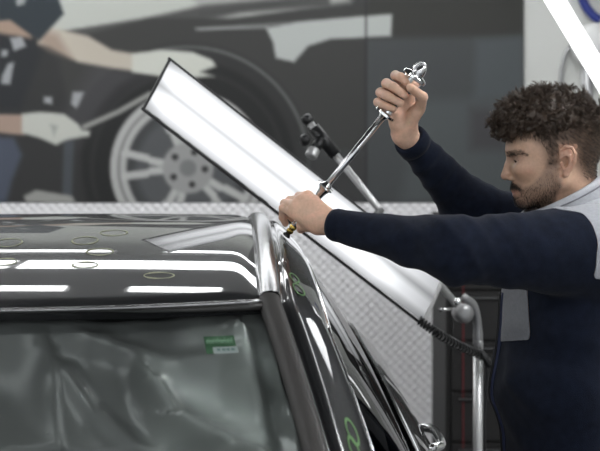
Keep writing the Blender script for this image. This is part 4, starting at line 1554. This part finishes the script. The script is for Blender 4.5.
def man():
    t_v, t_f, t_c = [], [], []

    def put(v, f, c):
        n = sum(len(a) for a in t_v)
        t_v.append(v)
        t_f.append(f + n)
        t_c.append(c)
    hv, hf = surface(head_sdf, P(485, 85, HD) - (0, .12, 0), P(612, 250, HD) + (0, .12, 0), .0017)
    hv, hf = compact(hv, hf)
    hn = vnormals(hv, hf)
    hx, hy = hpx(hv)
    c = np.tile(SKIN, (len(hv), 1))

    def mixc(mask, col):
        nonlocal c
        mk = np.clip(mask, 0, 1)[:, None]
        c = c * (1 - mk) + np.asarray(col) * mk
    sd_h = poly_sd(hx, hy, HAIRLINE)
    sd_b = poly_sd(hx, hy, BEARD)
    ear = (np.abs(hv[:, 1] - HD) > .071) & (hx > 559) & (hx < 577.5) & (hy > 144) & (hy < 178)
    mixc(np.clip(.30 - sd_b / 8.0, 0, .46) * ~ear, (.085, .055, .042))
    mixc(np.clip(.40 - sd_h / 16.0, 0, .80) * ~ear, (.045, .030, .022))
    # lips, cheeks, nose and ears a little redder
    mixc(np.exp(-(((hx - 515) / 6) ** 2 + ((hy - 192.5) / 3.8) ** 2)) * .55, (.36, .145, .115))
    mixc(np.exp(-(((hx - 527) / 9) ** 2 + ((hy - 172) / 7) ** 2)) * .25, (.52, .25, .17))
    mixc(np.exp(-(((hx - 504) / 5) ** 2 + ((hy - 177) / 5) ** 2)) * .30, (.50, .24, .17))
    mixc(ear * .30, (.52, .23, .16))
    mixc(np.exp(-(((hx - 517) / 8) ** 2 + ((hy - 159) / 5) ** 2)) * .55, (.26, .145, .10))  # shade of the eye sockets painted into the skin colour
    put(hv, hf, c)
    for fn, lo, hi in ((rhand_sdf, P(366, 60, 2.75) - (.02, .13, 0.0), P(452, 178, 2.78) + (.0, .12, 0)), (lhand_sdf, P(272, 180, 2.70) - (0, .2, 0), P(382, 250, 2.7) + (0, .13, 0))):
        a, b = np.minimum(lo, hi), np.maximum(lo, hi)
        v, f = surface(fn, a, b, .0014)
        v, f = compact(v, f)
        cc = np.tile(SKIN * np.array([1.2, 1.2, 1.22]), (len(v), 1))
        nz = np.sin(v[:, 0] * 90 + 3 * np.sin(v[:, 2] * 70)) * np.sin(v[:, 2] * 80 + 2 * np.sin(v[:, 1] * 60))
        cc = cc * (1 + .07 * nz[:, None]) * np.array([1, 1, 1]) + np.clip(nz, 0, 1)[:, None] * np.array([.02, -.012, -.008])
        put(v, f, cc)

    def core(p):
        q = p.copy()
        q[:, 1] = HD + (p[:, 1] - HD) * .62
        d = s_cap(q, P(572, 280, HD), P(556, 372, HD), .085, .105)
        d = smin(d, s_cap(q, P(556, 372, HD), P(568, 520, HD), .105, .10), .04)
        d = smin(d, s_cap(p, P(587, 236, HD), P(585, 262, HD), .058, .07), .03)
        for a in (LA, RA):
            e = smin(s_cap(p, a[0], a[1], .05, .04), s_cap(p, a[1], a[2] + (a[1] - a[2]) * .2, .038, .028), .02)
            d = smin(d, e, .03)
        for s in (-1, 1):
            hip, kn, an = np.array([.565, HD + s * .095, .86]), np.array([.545, HD + s * .10, .47]), np.array([.575, HD + s * .105, .09])
            d = smin(d, smin(s_cap(p, hip, kn, .078, .052), s_cap(p, kn, an, .050, .036), .02), .03)
            d = smin(d, s_cap(p, an, an + np.array([-.14, s * .02, -.045]), .036, .026), .02)
        return d
    v, f = surface(core, (.02, 2.3, 0), (.78, 3.2, 1.56), .012, 3)
    v, f = compact(v, f)
    put(v, f, np.tile(SKIN, (len(v), 1)))
    V, Fc, Cc = np.vstack(t_v), np.vstack(t_f), np.vstack(t_c)
    base = np.array([.56, HD, 0.0])
    body = mesh_np('person', V - base, Fc, M['skin'], None, True)
    set_col(body, Cc)
    body.location = base
    tag(body, 'young bearded man in navy and grey work jacket pulling on the slide hammer', 'person')

    def child(o):
        o.parent = body
        o.matrix_parent_inverse = Matrix.Translation(-Vector(base))
        return o

    # eyes under lowered lids
    for s in (-1, 1):
        e = child(MB().add(*ell_vf(H_(521.2, 159.8, s * .031), (.0108, .0108, .0108))).build('eye', M['eye'], None, True))
        MB().add(*ell_vf(H_(516.4, 161.3, s * .0315) , (.0028, .0052, .0052), 14, 8)).build('iris', M['iris'], e, True)
        lp = spline([H_(513.6, 159.6, s * .024), H_(515.2, 161.2, s * .030), H_(518.6, 162.3, s * .037), H_(523.6, 162.4, s * .044)], 14)
        for _ in range(6):
            g0 = head_sdf(lp)
            gr = np.stack([head_sdf(lp + d_) - g0 for d_ in np.eye(3) * 5e-4], 1) / 5e-4
            lp = lp - (g0 - .0003)[:, None] * gr / ((gr ** 2).sum(1)[:, None] + 1e-6)
        child(MB().tube(lp, [.0006] + [.0012] * 12 + [.0006], 6).build('eyelash', M['hair'], None, True))
    # hair
    r = np.random.RandomState(7)
    edge_d = -sd_h
    topw = np.clip((146 - hy) / 30, 0, 1)
    ok = (sd_h < 0) & ~ear & (hv[:, 2] > P(0, 190, HD)[2])
    top = ok & ((hy < 128))

    def hair_mass(p):
        d = s_ell(p, H_(550, 127), (.107, .079, .075))
        d = smin(d, s_ell(p, H_(518.5, 130), (.034, .058, .028)), .03)
        x, y = hpx(p)
        lim = np.interp(x, [489, 496, 504, 512, 518, 526, 540, 552, 575, 600], [127, 135, 138.5, 137, 133.5, 131.5, 132, 136, 136, 138])
        d = d + np.clip((y - lim + 20) / 20, 0, 1.2) ** 1.5 * .012 * np.clip((x - 520) / 14, 0, 1)
        d = smax(d, (y - lim) / F * HD, .006)
        q = p * 105
        b = np.sin(q[:, 0] + 2 * np.sin(q[:, 2] * .7)) * np.sin(q[:, 1] + 2 * np.sin(q[:, 0] * .6)) * np.sin(q[:, 2] + 1.7 * np.sin(q[:, 1] * .8))
        return d - .0065 * b
    mv, mf = surface(hair_mass, P(482, 78, HD) - (0, .11, .155), P(622, 78, HD) + (0, .11, .01), .0035)
    mv, mf = compact(mv, mf)
    mn = vnormals(mv, mf)
    hair = child(mesh_np('hair', mv, mf, M['hair'], None, True))
    mx_, my_ = hpx(mv)
    i = r.choice(np.where(my_ < 131)[0], 760, replace=False)
    o = strands('curls', mv[i] - mn[i] * .007, mn[i], .026, 14, .00070, .0058, 5.6, np.array([-.25, 0, .15]) + .55 * r.randn(len(i), 3), M['hair'], None, 11, .45, clump=9, jit=.0016)
    o.parent = hair
    i = r.choice(np.where((mx_ < 514) & (my_ < 137))[0], 80, replace=False)
    o = strands('fringe', mv[i] - mn[i] * .007, mn[i], .019, 14, .00070, .0055, 6.0, np.array([-.15, 0, -.1]) + .5 * r.randn(len(i), 3), M['hair'], None, 12, .45, clump=9, jit=.0016)
    o.parent = hair
    # short sides and nape
    side = np.where(ok & (hy > 116))[0]
    i = r.choice(side, 7000, replace=True)
    fade = np.clip((172 - hy[i]) / 44, .18, 1)
    o = strands('short_sides', hv[i], hn[i] * .7, .0042 + .012 * fade ** 2.2, 4, .00034, .0007, 2.5, np.array([.35, 0, -.65]) + .22 * r.randn(len(i), 3), M['hair'], None, 13, .4)
    o.parent = hair
    # beard, moustache, eyebrows
    bi = np.where((sd_b < -.5) & ~ear)[0]
    i = r.choice(bi, 2700, replace=True)
    keep = r.rand(len(i)) < np.clip(.35 + .65 * (hy[i] - 168) / 30, .3, 1)
    i = i[keep]
    child(strands('beard', hv[i], hn[i] * .55, .0052, 3, .00028, .0005, 2, np.array([.15, 0, -.8]) + .3 * r.randn(len(i), 3), M['beard'], None, 14, .4))
    MOUST = [(509, 183.5), (514, 182.8), (520, 186), (523, 191), (520.8, 191), (516, 187.8), (511, 187.2)]
    bi = np.where(in_poly(hx, hy, MOUST))[0]
    i = r.choice(bi, 420, replace=True)
    child(strands('moustache', hv[i], hn[i] * .5, .0062, 3, .00036, .0005, 2, np.array([.2, 0, -.8]) + .25 * r.randn(len(i), 3), M['beard'], None, 15, .4))
    for s in (-1, 1):
        EB = [(505, 153.0), (510, 150.6), (519, 150.6), (527.5, 154), (526.5, 155.6), (518, 154.2), (507, 156)]
        bi = np.where(in_poly(hx, hy, EB) & ((hv[:, 1] - HD) * s > .006))[0]
        i = r.choice(bi, 650, replace=True)
        child(strands('eyebrow', hv[i], hn[i] * .45, .0058, 3, .00036, .0004, 2, np.array([.85, 0, .1]) + .25 * r.randn(len(i), 3), M['hair'], None, 16, .4))

    # jacket
    jv, jf = surface(jacket_sdf, P(318, 120, 2.55) - (0, .45, .95), (.80, 3.16, 1.70), .0036, 4)
    jv, jf = compact(jv, jf)
    lsd = larm_sdf(jv)
    tsd = torso_sdf(jv)
    x, y = px_of(jv)
    mxp, myp = hpx(jv)
    SEAM = [(552, 208), (583, 213.5), (592, 224), (598, 241), (594, 280), (560, 310), (420, 330), (420, 200)]
    nearside = jv[:, 1] < HD
    arm_zone = in_poly(x, y, SEAM) & nearside & (jv[:, 1] < 2.62)
    far_arm = (jv[:, 1] > 2.90) & (mxp < 594)
    fx = jf
    cen = jv[jf].mean(1)
    cx, cy = px_of(cen)
    yoke_f = np.where(cen[:, 1] < HD, cy < 279, cen[:, 2] > P(0, 279, HD)[2]) & (cx > 536) & ~(in_poly(cx, cy, SEAM) & (cen[:, 1] < HD)) & ~((cen[:, 1] > 2.90) & (hpx(cen)[0] < 594)) & (rarm_sdf(cen) > .002)
    PANEL = [(480, 280), (527, 280), (530.5, 339.5), (480, 343)]
    chest_f = in_poly(cx, cy, PANEL) & (cen[:, 1] < HD + .03) & (larm_sdf(cen) > .004) & (rarm_sdf(cen) > .01)
    bodyf = ~(yoke_f | chest_f)
    cls = np.where(yoke_f, 1, np.where(chest_f, 2, 0))
    ed = np.sort(np.stack([jf, np.roll(jf, -1, 1)], -1).reshape(-1, 2), 1)
    ec = np.repeat(cls, 4)
    od = np.lexsort((ed[:, 1], ed[:, 0]))
    ed, ec = ed[od], ec[od]
    sm = (ed[:-1] == ed[1:]).all(1) & (ec[:-1] != ec[1:])
    be = ed[:-1][sm]
    for _ in range(14):
        acc = np.zeros_like(jv)
        ct_ = np.zeros(len(jv))
        for a_, b_ in ((0, 1), (1, 0)):
            np.add.at(acc, be[:, a_], jv[be[:, b_]])
            np.add.at(ct_, be[:, a_], 1)
        q_ = ct_ >= 2
        jv[q_] = .5 * jv[q_] + .5 * acc[q_] / ct_[q_][:, None]
    v, f = compact(jv, jf[bodyf])
    jk = child(mesh_np('jacket', v, f, M['navy'], None, True))
    jn = vnormals(jv, jf)
    for nm, sel, mm in (('yoke', yoke_f, 'grey_cloth'), ('chest_panel', chest_f, 'grey_panel')):
        v, f = compact(jv + jn * .0012, jf[sel])
        o = mesh_np(nm, v, f, M[mm], None, True)
        o.parent = jk
    # collar: a stand-up band round the neck, low in front, high at the back
    def ring(c, axx, ry, n=64):
        th = np.linspace(0, 2 * math.pi, n, endpoint=False)
        return [c + axx * math.cos(t) + np.array([0, ry * math.sin(t), 0]) for t in th]
    ct, cb = P(559.5, 194.5, HD), P(563, 214, HD)
    at = P(522.5, 213, HD) - ct
    ab = P(519, 229, HD) - cb
    prof = []
    for t, off in ((0, 0.0), (.25, .004), (.5, .006), (.75, .006), (.92, .0045), (1.0, .001), (1.0, -.003), (.9, -.0055), (.5, -.004), (0, -.006)):
        c_, a_ = cb + (ct - cb) * t, ab + (at - ab) * t
        ry = .090 + (.0735 - .090) * t
        k = 1 + off / .085
        prof.append(ring(c_, a_ * k, ry * k))
    v = np.vstack(prof)
    n = 64
    f = [(i * n + k, i * n + (k + 1) % n, (i + 1) * n + (k + 1) % n, (i + 1) * n + k) for i in range(len(prof) - 1) for k in range(n)]
    o = mesh_np('collar', v, np.array(f), M['grey_cloth'], None, True)
    o.parent = jk
    # seam round the collar foot and front zip with its dark piping
    o = MB().tube([cb + (ct - cb) * .72 + (ab + (at - ab) * .72) * 1.075 * math.cos(t) + np.array([0, .0781 * 1.075 * math.sin(t), 0]) for t in np.linspace(0, 2 * math.pi, 65)], .0017, 6, False).build('collar_seam', M['grey_panel'], None, True)
    o.parent = jk
    zp = []
    for yy in np.arange(292, 470, 6):
        z = CZ - (yy - HY) / F * HD
        xs = np.linspace(.30, .56, 200)
        q = np.stack([xs, np.full(200, HD - .012), np.full(200, z)], 1)
        tv = torso_sdf(q)
        k = np.argmax(tv < 0)
        zp.append((xs[k] - .002, HD - .012, z))
    o = MB().tube(spline(zp, 60), .0040, 8).build('zip', M['piping'], None, True)
    o.parent = jk
    o = MB().tube([(a - .004, b + .012, c_) for a, b, c_ in spline(zp, 60)], .0028, 8).build('zip_teeth', M['black_plastic'], None, True)
    o.parent = jk
    # cuffs
    for a, rr in ((LA, .0285), (RA, .0325)):
        e = (a[2] - a[1]) / np.linalg.norm(a[2] - a[1])
        o = MB().lathe([(-.03, rr + .004), (-.02, rr + .0055), (-.006, rr + .0055), (.002, rr + .003), (.001, rr - .005), (-.02, rr - .006)], a[2], e, 40).build('cuff', M['navy'], None, True)
        o.parent = jk

    # trousers and shoes (below the frame)
    def legs(p):
        d = None
        for s in (-1, 1):
            hip, kn, an = np.array([.565, HD + s * .095, .84]), np.array([.545, HD + s * .10, .47]), np.array([.575, HD + s * .105, .10])
            e = smin(s_cap(p, hip, kn, .098, .072), s_cap(p, kn, an, .072, .062), .03)
            d = e if d is None else smin(d, e, .03)
        q = p.copy()
        q[:, 1] = HD + (p[:, 1] - HD) * .62
        d = smin(d, s_cap(q, np.array([.565, HD, .84]), np.array([.565, HD, .92]), .115, .112), .03)
        d = smax(d, zcut(p, .075), .005)
        return d - folds(p, (.3, .2, 1), 36, .004, .5)
    v, f = surface(legs, (.36, 2.45, .04), (.76, 3.05, 1.06), .010, 3)
    v, f = compact(v, f)
    child(mesh_np('trousers', v, f, M['trouser'], None, True))
    for s in (-1, 1):
        def shoe(p, s=s):
            c_ = np.array([.575, HD + s * .105, .0])
            d = smin(s_cap(p, c_ + (.03, 0, .055), c_ + (-.04, s * .006, .055), .046, .044), s_cap(p, c_ + (-.05, s * .008, .04), c_ + (-.16, s * .022, .034), .046, .040), .03)
            d = smin(d, s_cap(p, c_ + (.005, 0, .06), c_ + (0, 0, .12), .046, .05), .02)
            return smax(d, .002 - p[:, 2], .004)
        v, f = surface(shoe, (.34, HD + s * .11 - .12, -.01), (.68, HD + s * .11 + .12, .18), .008, 3)
        v, f = compact(v, f)
        child(mesh_np('shoe', v, f, M['shoe'], None, True))


room()
mural()
car()
lamp()
workshop()
hammer()
man()
